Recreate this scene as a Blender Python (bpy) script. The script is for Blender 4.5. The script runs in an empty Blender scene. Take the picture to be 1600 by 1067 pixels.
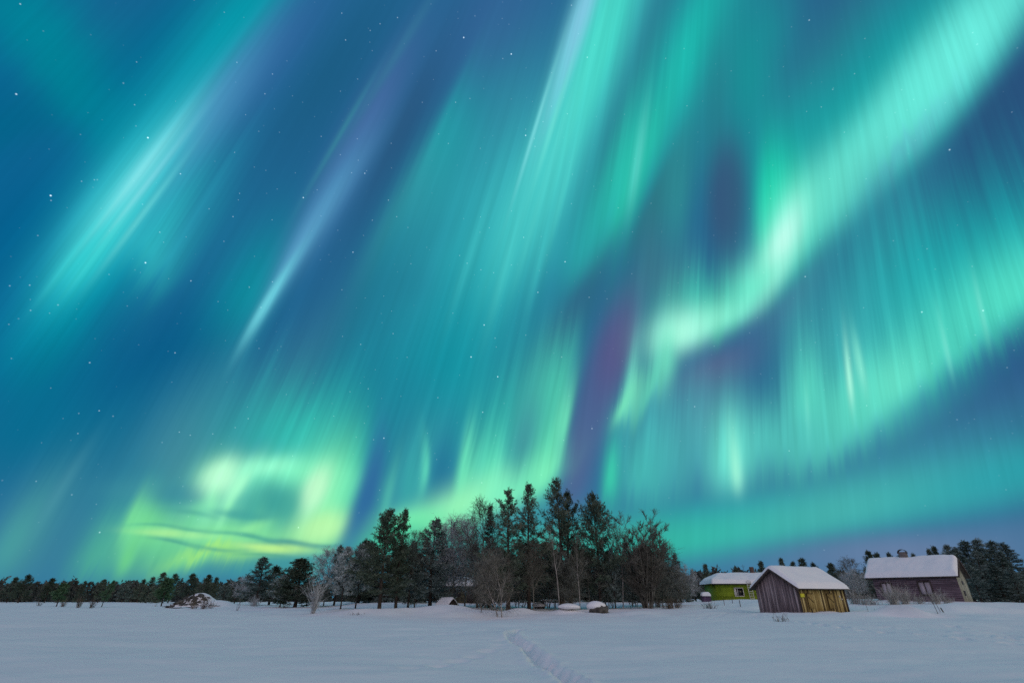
import bpy, bmesh, math, random
import numpy as np
from mathutils import Vector, Matrix, Euler

sc = bpy.context.scene
COL = sc.collection
R = math.radians

# ------------------------------------------------------------------ camera
FPX = 790.0                                   # focal length in photo pixels (1600 wide)
PITCH = math.atan2(400.0, FPX)                # camera tilted up, horizon low in the frame
CAM_H = 1.3
cam_data = bpy.data.cameras.new('camera')
cam = bpy.data.objects.new('camera', cam_data)
COL.objects.link(cam)
cam.location = (0, 0, CAM_H)
cam.rotation_euler = (math.pi / 2 + PITCH, 0, 0)
cam_data.sensor_width = 36.0
cam_data.lens = FPX / 1600 * 36
cam_data.clip_start = 0.1
cam_data.clip_end = 6000
sc.camera = cam
CT, ST = math.cos(PITCH), math.sin(PITCH)

# ------------------------------------------------------------------ view
sc.view_settings.view_transform = 'Standard'
sc.view_settings.look = 'None'
sc.view_settings.exposure = 0
sc.view_settings.gamma = 1
sc.view_settings.use_curve_mapping = False
sc.cycles.max_bounces = 4
sc.cycles.diffuse_bounces = 2
sc.cycles.glossy_bounces = 1
sc.cycles.transparent_max_bounces = 8
sc.cycles.use_denoising = False
sc.cycles.use_adaptive_sampling = True
sc.cycles.adaptive_threshold = 0.009
sc.cycles.adaptive_min_samples = 8

# ------------------------------------------------------------------ sun lamp: weak warm village light / low moon from the right
sun_d = bpy.data.lights.new('low_light', 'SUN')
sun = bpy.data.objects.new('low_light', sun_d)
COL.objects.link(sun)
sun_d.energy = 0.28
sun_d.angle = R(12)
sun_d.color = (1.0, 0.80, 0.42)
SUN_AZ, SUN_EL = 118.0, 9.0                    # azimuth clockwise from +Y: right and a little behind the camera
_d = Vector((math.sin(R(SUN_AZ)) * math.cos(R(SUN_EL)), math.cos(R(SUN_AZ)) * math.cos(R(SUN_EL)), math.sin(R(SUN_EL))))
sun.rotation_euler = _d.to_track_quat('Z', 'Y').to_euler()

# ------------------------------------------------------------------ sky: aurora as a function of direction
def lin(c):
    return tuple((x / 255 / 12.92) if x / 255 <= 0.04045 else ((x / 255 + 0.055) / 1.055) ** 2.4 for x in c)

class NT:
    """small node-tree writer"""
    def __init__(self, tree):
        self.t = tree
    def put(self, sock, v):
        if isinstance(v, bpy.types.NodeSocket):
            self.t.links.new(v, sock)
        elif v is not None:
            sock.default_value = v
    def m(self, op, a, b=None, c=None, clamp=False):
        n = self.t.nodes.new('ShaderNodeMath'); n.operation = op; n.use_clamp = clamp
        for s, v in zip(n.inputs, (a, b, c)): self.put(s, v)
        return n.outputs[0]
    def v(self, op, a, b=None, c=None):
        n = self.t.nodes.new('ShaderNodeVectorMath'); n.operation = op
        for s, v in zip(n.inputs, (a, b, c)): self.put(s, v)
        return n.outputs['Value'] if op in ('DOT_PRODUCT', 'LENGTH', 'DISTANCE') else n.outputs[0]
    def xyz(self, x=0.0, y=0.0, z=0.0):
        n = self.t.nodes.new('ShaderNodeCombineXYZ')
        for s, v in zip(n.inputs, (x, y, z)): self.put(s, v)
        return n.outputs[0]
    def sep(self, v):
        n = self.t.nodes.new('ShaderNodeSeparateXYZ'); self.put(n.inputs[0], v)
        return n.outputs
    def noise(self, vec, scale=1.0, detail=2.0, rough=0.5, dim='3D', w=None):
        n = self.t.nodes.new('ShaderNodeTexNoise'); n.noise_dimensions = dim
        if vec is not None: self.put(n.inputs['Vector'], vec)
        if w is not None: self.put(n.inputs['W'], w)
        n.inputs['Scale'].default_value = scale
        n.inputs['Detail'].default_value = detail
        n.inputs['Roughness'].default_value = rough
        return n.outputs[0]
    def mix(self, f, a, b, blend='MIX'):
        n = self.t.nodes.new('ShaderNodeMix'); n.data_type = 'RGBA'; n.blend_type = blend; n.clamp_factor = True
        self.put(n.inputs[0], f)
        for s, v in ((n.inputs[6], a), (n.inputs[7], b)):
            if isinstance(v, tuple) and len(v) == 3: v = (*v, 1.0)
            self.put(s, v)
        return n.outputs[2]
    def ramp(self, x, lo, hi, a=0.0, b=1.0, smooth=True):
        n = self.t.nodes.new('ShaderNodeMapRange'); n.interpolation_type = 'SMOOTHSTEP' if smooth else 'LINEAR'
        for s, v in zip(n.inputs, (x, lo, hi, a, b)): self.put(s, v)
        return n.outputs[0]

world = bpy.data.worlds.new('World')
sc.world = world
world.use_nodes = True
wt = world.node_tree
wt.nodes.clear()
W = NT(wt)
tc = wt.nodes.new('ShaderNodeTexCoord')
D = tc.outputs['Generated']
# sky chart: tangent-plane chart of the northern sky about the direction AX (a fixed world direction)
AX = (0.0, CT, ST)
DOWN = (0.0, ST, -CT)
cc = W.m('MAXIMUM', W.v('DOT_PRODUCT', D, AX), 0.06)
ex = W.m('MULTIPLY_ADD', W.m('DIVIDE', W.v('DOT_PRODUCT', D, (1, 0, 0)), cc), FPX, 800.0)
ey = W.m('MULTIPLY_ADD', W.m('DIVIDE', W.v('DOT_PRODUCT', D, DOWN), cc), FPX, 533.5)
# aurora rays run along the magnetic field: they meet at the magnetic zenith (chart 1150,-1000)
MX, MY = 1150.0, -1000.0
dxm = W.m('SUBTRACT', ex, MX)
dym = W.m('MAXIMUM', W.m('SUBTRACT', ey, MY), 40.0)
phi = W.m('DIVIDE', dxm, dym)                 # constant along one ray
elow = W.m('MULTIPLY', ey, 0.0016)
n_wide = W.noise(W.xyz(W.m('MULTIPLY', phi, 16.0), elow, 0.0), 1.0, 2.0, 0.55)
n_fine = W.noise(W.xyz(W.m('MULTIPLY', phi, 70.0), elow, 5.0), 1.0, 3.5, 0.68)
n_blob = W.noise(W.xyz(W.m('MULTIPLY', ex, 0.004), W.m('MULTIPLY', ey, 0.004), 2.0), 1.0, 2.0, 0.5)
slide = W.m('ADD', W.m('MULTIPLY', W.m('SUBTRACT', n_wide, 0.5), 90.0), W.m("MULTIPLY", W.m("SUBTRACT", n_fine, 0.5), 80.0))
P0 = W.xyz(ex, ey, 0.0)
# P1: the same place slid along its ray, so the hems of the curtains break into rays
P1 = W.v('ADD', P0, W.v('SCALE', W.xyz(phi, 1.0, 0.0), None))
_sn = P1.node.inputs[1].links[0].from_node
W.put(_sn.inputs['Scale'], slide)
# P2: gently wandering, for the soft masses
wob = W.m('MULTIPLY', W.m('SUBTRACT', n_blob, 0.5), 90.0)
P2 = W.v('ADD', P0, W.xyz(wob, W.m('MULTIPLY', W.m('SUBTRACT', n_wide, 0.5), 70.0), 0.0))
PS = (P0, P1, P2)

STROKES = []
def S(cx, cy, dx, dy, up, dn, rt, lf, c, alpha, p=0, bend=0.0, pw=1.0):
    """one soft sheet of aurora: a-axis (dx,dy), lengths up/dn along it, widths rt/lf across it"""
    if c[2] > c[1] * 1.12: c = (c[0], c[1], c[2] * .95)
    STROKES.append((cx, cy, dx, dy, up, dn, rt, lf, c, alpha, p, bend, pw))

def make_group(name, ins, outs):
    g = bpy.data.node_groups.new(name, 'ShaderNodeTree')
    for nm, ty in ins: g.interface.new_socket(nm, in_out='INPUT', socket_type='NodeSocket' + ty)
    for nm, ty in outs: g.interface.new_socket(nm, in_out='OUTPUT', socket_type='NodeSocket' + ty)
    return g, g.nodes.new('NodeGroupInput').outputs, g.nodes.new('NodeGroupOutput').inputs

def make_sheet_group(full):
    """colour, place -> colour with one soft sheet laid over it"""
    global W
    ins = [('Color', 'Color'), ('P', 'Vector'), ('Mirror', 'Vector'), ('Scale', 'Vector'), ('Offset', 'Vector'), ('Sides', 'Vector'), ('Sheet', 'Color')]
    if full: ins += [('Bend', 'Float'), ('Power', 'Float'), ('Alpha', 'Float')]
    g, i, o = make_group('aurora_sheet', ins, [('Color', 'Color')])
    w = NT(g)
    q = w.v('MULTIPLY_ADD', w.v('REFLECT', i['P'], i['Mirror']), i['Scale'], i['Offset'])
    if full:
        a = w.v('DOT_PRODUCT', q, (1, 0, 0))
        q = w.v('ADD', q, w.xyz(0.0, w.m('MULTIPLY', w.m('MULTIPLY', a, a), i['Bend']), 0.0))
    q = w.v('MAXIMUM', q, w.v('MULTIPLY', q, i['Sides']))
    e = w.v('DOT_PRODUCT', q, q)
    if full: e = w.m('POWER', e, i['Power'])
    f = w.m('POWER', 0.36788, e)
    if full: f = w.m('MULTIPLY', f, i['Alpha'])
    w.put(o[0], w.mix(f, i['Color'], i['Sheet']))
    return g
SHEET, SHEET_FULL = make_sheet_group(False), make_sheet_group(True)

def paint(tree, places, col, st):
    cx, cy, dx, dy, up, dn, rt, lf, c, alpha, p, bend, pw = st
    L = math.hypot(dx, dy)
    ux, uy = dx / L, dy / L
    if abs(uy) < 1e-4: uy = 1e-4
    nx, ny = ux - 1.0, uy                      # mirror that lays the a-axis on +x (and the b-axis on -y)
    nl = math.hypot(nx, ny)
    ca, cb = cx * ux + cy * uy, cx * uy - cy * ux
    full = bool(bend) or pw != 1.0
    n = tree.nodes.new('ShaderNodeGroup'); n.node_tree = SHEET_FULL if full else SHEET
    i = n.inputs
    tree.links.new(col, i['Color']); tree.links.new(places[p], i['P'])
    i['Mirror'].default_value = (nx / nl, ny / nl, 0)
    i['Scale'].default_value = (1 / up, -1 / rt, 0)
    i['Offset'].default_value = (-ca / up, cb / rt, 0 if full else math.sqrt(-math.log(min(alpha, .999))))
    i['Sides'].default_value = (-up / dn, -rt / lf, 0)
    i['Sheet'].default_value = (*lin(c), 1)
    if full:
        i['Bend'].default_value = -bend / rt; i['Power'].default_value = pw; i['Alpha'].default_value = alpha
    return n.outputs[0]

def reach(st):
    """chart x-range the stroke can be seen in"""
    cx, cy, dx, dy, up, dn, rt, lf, c, alpha, p, bend, pw = st
    L = math.hypot(dx, dy); ux, uy = dx / L, dy / L
    k = 2.3
    xs = [cx + k * (a * ux + b * -uy) for a in (up, -dn) for b in (rt, -lf)]
    g = abs(bend) * k * k + (0, 45, 45)[p]
    return min(xs) - g, max(xs) + g
# ---- the sheets: soft masses first, then streaks and curtains
# upper left
S(60, 60, 1, 1, 260, 200, 70, 90, (0, 134, 160), .8, 2)
S(0, 200, 1, -.3, 150, 150, 50, 60, (0, 100, 140), .6, 2)
S(250, 60, 1, -1.3, 180, 200, 60, 60, (2, 100, 148), .7)
S(120, 160, 1, 1, 100, 120, 40, 50, (0, 132, 158), .6, 2)
S(375, 40, .75, -1, 180, 190, 44, 64, (0, 156, 180), .88)
S(425, 85, .74, -1, 150, 190, 40, 36, (48, 96, 164), .75)
S(510, 120, .7, -1, 200, 200, 60, 40, (26, 90, 134), .7)
S(30, 350, .8, -1, 140, 120, 40, 50, (0, 92, 146), .6)
S(120, 450, .85, -1, 190, 130, 70, 60, (0, 164, 182), .8, 2)
S(90, 560, .85, -1, 130, 130, 70, 60, (0, 120, 148), .5, 2)
S(250, 395, .62, -1, 140, 50, 36, 70, (50, 186, 194), .85, 1)
S(310, 330, .68, -1, 120, 120, 22, 22, (36, 122, 170), .5)
S(285, 540, 1, -.6, 150, 170, 70, 70, (0, 86, 138), .75, 2)
S(60, 680, 1, -.2, 260, 200, 90, 70, (0, 108, 150), .7, 2)
# streak 1
S(230, 255, .78, -1, 210, 200, 52, 70, (10, 166, 196), .85)
S(325, 175, .74, -1, 150, 150, 36, 26, (78, 132, 196), .75)
S(190, 320, .78, -1, 170, 130, 36, 44, (74, 216, 222), .95, 0, 0, 1.1)
S(215, 275, .78, -1, 110, 100, 14, 14, (140, 226, 234), .6)
S(196, 330, .78, -1, 100, 70, 4, 4, (150, 236, 236), .5)
S(170, 330, .78, -1, 100, 90, 4, 4, (150, 236, 236), .4)
S(160, 385, 0.78, -1, 80, 60, 5.0, 5.0, (100, 226, 224), 0.50)
S(130, 375, 0.80, -1, 90, 70, 6.0, 6.0, (70, 210, 216), 0.40)
S(215, 345, 0.76, -1, 100, 80, 5.0, 5.0, (120, 228, 228), 0.45)
S(240, 275, 0.76, -1, 110, 90, 6.0, 6.0, (120, 206, 226), 0.40)
S(100, 420, 0.80, -1, 80, 60, 6.0, 6.0, (50, 200, 204), 0.40)
S(140, 405, .76, -1, 100, 60, 22, 32, (46, 206, 206), .7, 1)
# second streak
S(400, 460, .58, -1, 120, 90, 30, 60, (10, 148, 162), .8)
S(565, 205, .55, -1, 170, 190, 36, 26, (72, 102, 168), .75)
S(632, 195, .5, -1, 170, 200, 36, 22, (40, 82, 128), .75)
S(505, 320, .6, -1, 130, 110, 26, 20, (74, 140, 194), .8)
S(470, 380, .62, -1, 130, 90, 16, 12, (88, 156, 206), .75, 0, 6)
S(412, 480, .6, -1, 90, 70, 9, 7, (110, 210, 224), .9, 0, 2)
S(620, 85, .62, -1, 130, 200, 8, 8, (56, 122, 162), .5)
S(535, 205, .58, -1, 90, 110, 4, 5, (60, 146, 160), .45)
S(470, 600, .6, -1, 210, 160, 60, 50, (52, 114, 152), .7, 2)
S(330, 670, .7, -1, 140, 120, 80, 70, (56, 128, 162), .6, 2)
# third: teal with a crisp left edge
S(690, 205, .46, -1, 140, 190, 80, 12, (26, 164, 170), .85)
S(770, 40, .4, -1, 180, 140, 90, 60, (54, 98, 158), .75)
S(790, 190, .38, -1, 110, 110, 36, 36, (50, 120, 160), .5)
S(620, 330, .5, -1, 130, 120, 60, 20, (54, 148, 160), .7, 1)
S(580, 470, .4, -1, 150, 110, 80, 50, (24, 112, 146), .6, 2)
# broad central glow
S(750, 410, .36, -1, 240, 200, 110, 90, (54, 176, 182), .9, 2)
S(700, 570, .36, -1, 200, 130, 120, 90, (12, 144, 160), .85, 2)
S(560, 640, .5, -1, 120, 100, 60, 60, (20, 138, 162), .6, 2)
S(800, 630, .3, -1, 120, 120, 50, 60, (34, 126, 156), .5, 2)
# central bright curtain
S(888, 110, .37, -1, 330, 270, 74, 18, (66, 206, 198), .94, 0, 0, 1.2)
S(915, 110, 0.335, -1, 150, 150, 8.0, 6.0, (96, 232, 216), 0.60)
S(872, 215, 0.315, -1, 110, 110, 5.0, 4.0, (110, 236, 220), 0.55)
S(895, 190, 0.300, -1, 130, 120, 7.0, 6.0, (92, 230, 212), 0.50)
S(848, 300, 0.300, -1, 110, 100, 5.0, 4.0, (96, 222, 214), 0.50)
S(940, 90, 0.310, -1, 140, 130, 9.0, 9.0, (84, 226, 206), 0.50)
S(880, 300, 0.270, -1, 100, 90, 5.0, 6.0, (88, 216, 206), 0.45)
S(815, 330, 0.310, -1, 90, 100, 6.0, 5.0, (90, 214, 212), 0.45)
S(790, 420, 0.290, -1, 110, 90, 8.0, 7.0, (74, 198, 196), 0.40)
S(845, 400, 0.250, -1, 100, 80, 6.0, 6.0, (70, 196, 194), 0.40)
S(960, 60, 0.300, -1, 110, 110, 6.0, 8.0, (60, 200, 190), 0.45)
S(735, 400, 0.330, -1, 100, 90, 7.0, 8.0, (70, 190, 192), 0.35)
S(935, 60, .34, -1, 230, 160, 50, 40, (72, 216, 200), .7)
S(878, 130, .35, -1, 150, 130, 9, 14, (122, 200, 236), .8)
S(908, 25, .33, -1, 130, 110, 14, 16, (132, 200, 240), .85)
S(850, 260, .32, -1, 150, 130, 50, 30, (80, 210, 206), .75, 1)
S(800, 340, .34, -1, 110, 110, 50, 40, (68, 194, 194), .6, 1)
S(835, 205, .31, -1, 110, 90, 3, 3, (130, 226, 230), .6)
S(865, 190, .31, -1, 110, 90, 4, 4, (112, 226, 214), .5)
# gap and right hand curtain of the pair
S(990, 150, .34, -1, 200, 260, 24, 26, (44, 122, 148), .75)
S(1078, 80, .36, -1, 200, 190, 50, 46, (30, 190, 178), .92, 0, 8)
S(1010, 240, .3, -1, 130, 130, 22, 34, (40, 190, 172), .85, 1)
S(965, 325, .3, -1, 120, 80, 22, 40, (42, 196, 168), .88, 1)
S(996, 255, .16, -1, 80, 70, 7, 8, (92, 216, 204), .7)
S(930, 390, .4, -1, 110, 70, 14, 50, (44, 176, 176), .8, 1)
# dark gap through the centre
S(905, 470, .6, -1, 120, 120, 36, 24, (46, 96, 138), .85)
S(1025, 310, .45, -1, 110, 110, 40, 14, (44, 112, 132), .75)
S(1000, 420, .3, -1, 90, 80, 50, 30, (62, 118, 140), .55, 2)
S(942, 610, .28, -1, 120, 130, 28, 36, (76, 94, 150), .9, 0, 0, 1.4)
S(970, 540, .30, -1, 80, 80, 24, 36, (88, 84, 142), .85, 0, 0, 1.3)
S(1050, 460, .2, -1, 60, 50, 30, 40, (70, 108, 140), .5)
S(900, 720, .14, -1, 100, 110, 26, 22, (80, 100, 154), .9)
# teal behind the big arc
S(1190, 110, .05, -1, 170, 170, 60, 80, (24, 152, 154), .8, 2)
S(1310, 70, .4, -1, 150, 120, 60, 50, (46, 92, 138), .75, 2)
S(1120, 170, .1, -1, 120, 120, 24, 34, (40, 126, 140), .6)
S(1240, 230, .7, -1, 120, 110, 60, 60, (30, 150, 156), .6, 2)
S(1136, 310, .02, -1, 95, 100, 34, 32, (54, 82, 128), .95, 0, 0, 1.6)
S(1060, 310, .06, -1, 100, 90, 20, 30, (48, 142, 148), .65)
# big arc (upper right to centre)
S(1480, 110, .72, -1, 260, 180, 60, 150, (10, 170, 168), .88, 0, 0, 1.2)
S(1350, 240, .72, -1, 150, 150, 50, 110, (18, 178, 172), .85)
S(1510, 290, .6, -1, 200, 150, 110, 50, (38, 82, 132), .9)
S(1560, 160, .8, -1, 120, 100, 60, 26, (40, 78, 126), .75)
S(1500, 90, .78, -1, 220, 190, 46, 60, (108, 236, 222), .96, 0, 0, 1.3)
S(1390, 215, .72, -1, 150, 150, 38, 50, (104, 234, 218), .95, 0, 0, 1.3)
S(1310, 300, .85, -1, 110, 110, 34, 56, (108, 234, 212), .95, 0, 0, 1.2)
S(1408, 240, .8, -1, 130, 90, 20, 14, (96, 174, 212), .4, 1)
S(1205, 340, .0, -1, 110, 120, 60, 24, (32, 214, 176), .95, 0, 0, 1.4)
S(1240, 345, .35, -1, 60, 70, 34, 34, (128, 248, 220), .95)
S(1220, 385, .4, -1, 60, 75, 22, 20, (200, 255, 240), .98)
S(1180, 450, .85, -1, 70, 70, 22, 36, (124, 242, 210), .92)
S(1110, 490, 1, -.55, 70, 80, 26, 60, (70, 206, 180), .8, 1)
S(1120, 500, 1, -.45, 60, 60, 18, 24, (132, 242, 212), .9)
S(1062, 522, .9, -.4, 46, 46, 28, 34, (172, 255, 228), .98)
S(1040, 570, .1, -1, 60, 50, 16, 22, (116, 230, 196), .88)
S(1015, 615, .8, -1, 40, 50, 14, 24, (104, 220, 180), .85, 1)
S(985, 615, .15, -1, 60, 40, 16, 12, (120, 226, 196), .7, 1)
S(974, 642, .5, -1, 50, 26, 12, 10, (124, 234, 186), .9, 1)
S(1115, 575, 1, -.5, 70, 60, 34, 24, (86, 92, 146), .8)
S(1230, 475, .8, -1, 90, 90, 30, 22, (64, 96, 148), .75)
S(1090, 650, 0, -1, 80, 70, 60, 60, (84, 138, 170), .75, 2)
S(1380, 340, .1, -1, 100, 100, 70, 60, (52, 116, 154), .6)
# second arc on the right with tall rays above it
S(1420, 470, -.2, -1, 150, 130, 100, 110, (40, 166, 172), .85, 1)
S(1330, 600, -.1, -1, 150, 90, 130, 90, (68, 182, 184), .88, 1)
S(1560, 440, .9, -.6, 180, 180, 60, 130, (16, 172, 174), .88, 1)
S(1580, 465, 1, -.62, 130, 150, 36, 70, (84, 222, 198), .96)
S(1460, 560, 1, -.62, 120, 120, 32, 60, (78, 208, 188), .9, 1)
S(1390, 610, 1, -.75, 70, 90, 26, 46, (108, 230, 204), .9)
S(1330, 650, 1, -.7, 80, 90, 34, 56, (94, 220, 194), .88, 1)
S(1262, 640, 0, -1, 90, 50, 34, 30, (92, 218, 194), .88, 1)
S(1328, 600, -.1, -1, 60, 38, 5, 5, (170, 252, 226), .9)
S(1345, 575, -.2, -1, 50, 38, 6, 8, (140, 240, 216), .7)
S(1262, 655, -.05, -1, 40, 30, 4, 4, (140, 240, 212), .5)
S(1535, 490, -.22, -1, 50, 40, 4, 5, (130, 230, 214), .4)
S(1480, 550, -.22, -1, 50, 34, 4, 5, (130, 230, 214), .4)
S(1570, 630, 1, -.6, 150, 170, 90, 34, (50, 98, 148), .92)
S(1210, 695, 1, -.2, 150, 110, 48, 60, (82, 194, 186), .88, 1)
S(1440, 710, 1, -.4, 200, 110, 44, 36, (54, 128, 164), .75)
# blob
S(1138, 712, .03, -1, 74, 60, 32, 30, (112, 232, 212), .95)
S(1150, 738, -.1, -1, 60, 34, 10, 9, (164, 250, 218), .75)
S(1040, 690, 0, -1, 80, 80, 70, 60, (74, 174, 180), .8, 1)
S(1000, 735, 0, -1, 70, 46, 50, 34, (72, 188, 182), .8, 1)
S(953, 755, .08, -1, 60, 44, 14, 12, (60, 206, 170), .8, 1)
# low band towards the right
S(1150, 800, 1, -.12, 160, 140, 26, 24, (44, 134, 174), .75)
S(1480, 725, 1, -.2, 220, 200, 34, 34, (52, 124, 166), .55)
S(1060, 845, 1, -.16, 300, 120, 28, 44, (38, 184, 168), .92)
S(1350, 790, 1, -.2, 280, 220, 36, 50, (76, 182, 176), .85)
S(1600, 735, 1, -.25, 160, 220, 50, 50, (42, 162, 172), .8)
S(1330, 868, 1, -.1, 260, 160, 44, 26, (88, 124, 170), .92)
S(1560, 842, 1, -.14, 170, 160, 50, 28, (76, 118, 164), .9)
S(1420, 862, 1, 0, 160, 130, 40, 24, (104, 126, 170), .75)
# lower left: rays, then the swirl
S(40, 830, .7, -1, 120, 90, 50, 40, (70, 146, 164), .7, 1)
S(10, 860, .66, -1, 90, 60, 26, 26, (80, 172, 160), .45)
S(90, 770, .66, -1, 80, 70, 12, 10, (86, 158, 174), .3)
S(150, 870, .5, -1, 80, 50, 50, 30, (76, 172, 150), .8, 1)
S(200, 862, .45, -1, 40, 30, 12, 12, (112, 210, 140), .75)
S(390, 790, 1, 0, 150, 190, 90, 90, (62, 166, 164), .82, 2)
S(280, 720, .6, -1, 90, 60, 60, 60, (70, 140, 164), .6, 1)
S(480, 700, .3, -1, 90, 60, 90, 120, (50, 190, 176), .88, 1)
S(532, 775, .3, -1, 95, 80, 24, 44, (84, 216, 172), .9, 0, -6)
S(300, 858, 1, -.12, 170, 120, 36, 40, (96, 194, 146), .8, 2)
S(300, 868, 1, -.3, 40, 40, 14, 16, (136, 220, 134), .6)
S(262, 884, .8, -.5, 40, 40, 12, 14, (96, 190, 146), .5)
S(430, 815, 1, -.5, 40, 40, 12, 14, (120, 226, 168), .6)
S(225, 825, .5, -1, 44, 40, 60, 24, (116, 222, 150), .9)
S(340, 760, .6, -1, 44, 70, 40, 36, (140, 240, 186), .92)
S(345, 745, .9, -.6, 28, 28, 22, 20, (196, 255, 216), .95)
S(450, 738, 1, -.02, 90, 80, 34, 26, (130, 248, 200), .96, 0, 10)
S(510, 780, .25, -1, 70, 80, 30, 50, (140, 250, 188), .95)
S(490, 766, .5, -1, 32, 30, 16, 16, (204, 255, 214), .9)
S(504, 828, 1, -.3, 36, 50, 24, 28, (194, 255, 172), .96)
S(432, 785, .8, -1, 36, 40, 34, 36, (62, 160, 152), .92)
S(400, 800, .2, -1, 30, 30, 12, 12, (110, 214, 164), .5)
S(375, 838, 1, .05, 120, 110, 20, 26, (136, 232, 158), .85)
S(440, 855, 1, -.04, 54, 50, 9, 8, (190, 246, 142), .85, 0, 4)
S(320, 876, 1, -.12, 70, 60, 16, 14, (140, 222, 132), .8, 1)
S(270, 832, 1, .08, 60, 50, 7, 7, (164, 240, 160), .75)
S(290, 776, 1, .05, 60, 70, 14, 14, (62, 152, 156), .7)
S(262, 768, 1, .02, 75, 85, 17, 20, (62, 142, 158), .8)
S(326, 792, .35, -1, 46, 36, 12, 12, (136, 236, 182), .8, 1)
S(352, 800, .45, -1, 40, 30, 6, 6, (150, 246, 184), .7)
S(374, 758, .75, -1, 44, 40, 9, 13, (164, 252, 204), .85)
S(372, 803, 1, .08, 46, 44, 8, 8, (66, 158, 156), .65)
S(205, 812, .45, -1, 44, 40, 26, 9, (120, 222, 152), .8)
S(198, 874, .5, -1, 26, 24, 10, 8, (112, 214, 142), .6)
S(412, 855, 1, .1, 46, 44, 6, 6, (196, 248, 146), .8)
S(255, 833, 1, .06, 60, 44, 5, 5, (168, 240, 156), .7)
S(330, 874, 1, -.16, 44, 40, 8, 9, (160, 230, 128), .7, 1)
S(344, 746, .8, -.6, 32, 34, 20, 20, (186, 255, 212), .9)
S(418, 730, 1, -.15, 40, 40, 12, 14, (150, 252, 208), .8)
S(494, 768, .45, -1, 36, 40, 14, 16, (190, 255, 204), .85)
S(506, 826, 1, -.4, 34, 40, 16, 20, (188, 255, 178), .85)
S(400, 790, .7, -1, 36, 36, 16, 16, (66, 164, 156), .7)
S(448, 795, .5, -1, 34, 34, 18, 16, (70, 168, 156), .7)
S(390, 826, 1, -.3, 26, 26, 7, 8, (150, 240, 164), .6)
S(300, 812, .6, -1, 26, 30, 8, 10, (112, 214, 160), .5)
# thin cloud wisps across it
S(245, 819, 1, .06, 34, 40, 3, 3, (78, 172, 150), .5, 0, 2)
S(300, 828, 1, .12, 44, 40, 3, 4, (76, 168, 146), .55, 0, -3)
S(352, 832, 1, .02, 36, 30, 3, 3, (84, 178, 150), .5, 0, 2)
S(270, 845, 1, .22, 40, 36, 3, 4, (66, 154, 144), .6, 0, 3)
S(335, 858, 1, .14, 46, 44, 4, 4, (66, 158, 144), .6, 0, -4)
S(395, 838, 1, .20, 40, 36, 4, 5, (62, 156, 146), .7, 0, 3)
S(450, 846, 1, .10, 44, 40, 6, 5, (56, 144, 148), .75, 0, 4)
S(505, 853, 1, .04, 36, 36, 5, 4, (58, 144, 150), .6, 0, -3)
S(412, 866, 1, .06, 50, 44, 3, 3, (80, 168, 140), .55, 0, 3)
S(385, 808, 1, .05, 36, 36, 4, 5, (70, 166, 154), .5, 0, -3)
S(300, 800, 1, .16, 40, 36, 5, 5, (70, 160, 152), .5, 0, 3)
S(480, 876, 1, -.1, 90, 130, 14, 12, (60, 144, 158), .75)
# blue gap
S(574, 775, .32, -1, 110, 120, 18, 19, (48, 106, 166), .96, 0, -12, 1.4)
# centre low curtains
S(640, 760, .22, -1, 90, 80, 50, 26, (58, 168, 168), .85, 1)
S(605, 780, .24, -1, 60, 70, 7, 8, (90, 200, 180), .5)
S(692, 735, .2, -1, 60, 44, 26, 24, (36, 110, 160), .85)
S(790, 690, .2, -1, 100, 80, 60, 70, (46, 174, 168), .8, 1)
S(665, 735, .1, -1, 44, 34, 6, 8, (100, 224, 190), .65, 0, -4)
S(725, 735, .15, -1, 60, 60, 26, 10, (112, 236, 190), .88, 1)
S(765, 740, .18, -1, 60, 60, 26, 24, (96, 226, 188), .85, 1)
S(720, 792, 1, -.5, 90, 80, 28, 30, (156, 252, 190), .96)
S(655, 812, 1, -.1, 50, 50, 24, 20, (126, 244, 180), .9)
S(610, 840, 1, -.3, 50, 40, 24, 20, (80, 214, 160), .8)
S(880, 850, 1, -.05, 200, 260, 40, 40, (66, 178, 158), .8)
S(800, 770, 1, -.7, 70, 70, 20, 34, (128, 242, 194), .92, 1)
S(858, 700, .2, -1, 90, 70, 14, 40, (96, 220, 180), .93, 0, 6)
S(868, 615, .3, -1, 90, 70, 16, 50, (76, 196, 172), .85, 1)
S(818, 690, .2, -1, 80, 46, 22, 24, (66, 150, 160), .8)
S(882, 665, .2, -1, 60, 60, 7, 16, (112, 230, 186), .75)
S(850, 742, .6, -1, 40, 40, 14, 26, (124, 240, 188), .9)

# fine rays where the curtains glow, and the stars
ray = W.m('MULTIPLY_ADD', W.m('SUBTRACT', n_fine, 0.5), 0.50, 1.0)
ray2 = W.m('MULTIPLY_ADD', W.m('SUBTRACT', n_wide, 0.5), 0.16, 1.0)
lo = W.m('MULTIPLY', W.ramp(ey, 100, 650, 0.6, 1.0), W.ramp(ey, 680, 790, 1.0, 0.35))
gain = W.m('MULTIPLY', W.m('MULTIPLY_ADD', W.m('SUBTRACT', ray, 1.0), lo, 1.0), ray2)
def stars(scale, r, amount, power):
    n = wt.nodes.new('ShaderNodeTexVoronoi'); n.feature = 'F1'
    W.put(n.inputs['Vector'], D); n.inputs['Scale'].default_value = scale
    s = W.ramp(n.outputs['Distance'], 0.0, r * scale, 1.0, 0.0)
    b = W.m('POWER', W.sep(n.outputs['Color'])[0], power)
    return W.m('MULTIPLY', W.m('MULTIPLY', s, b), amount)
star = W.m('ADD', stars(38, 0.0017, 1.7, 3.5), stars(70, 0.0014, 0.5, 2.0))
star = W.m('MULTIPLY', star, W.m('MULTIPLY', W.ramp(ex, 500, 1100, 1.0, 0.45), W.ramp(ey, 650, 900, 1.0, 0.2)))
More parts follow.
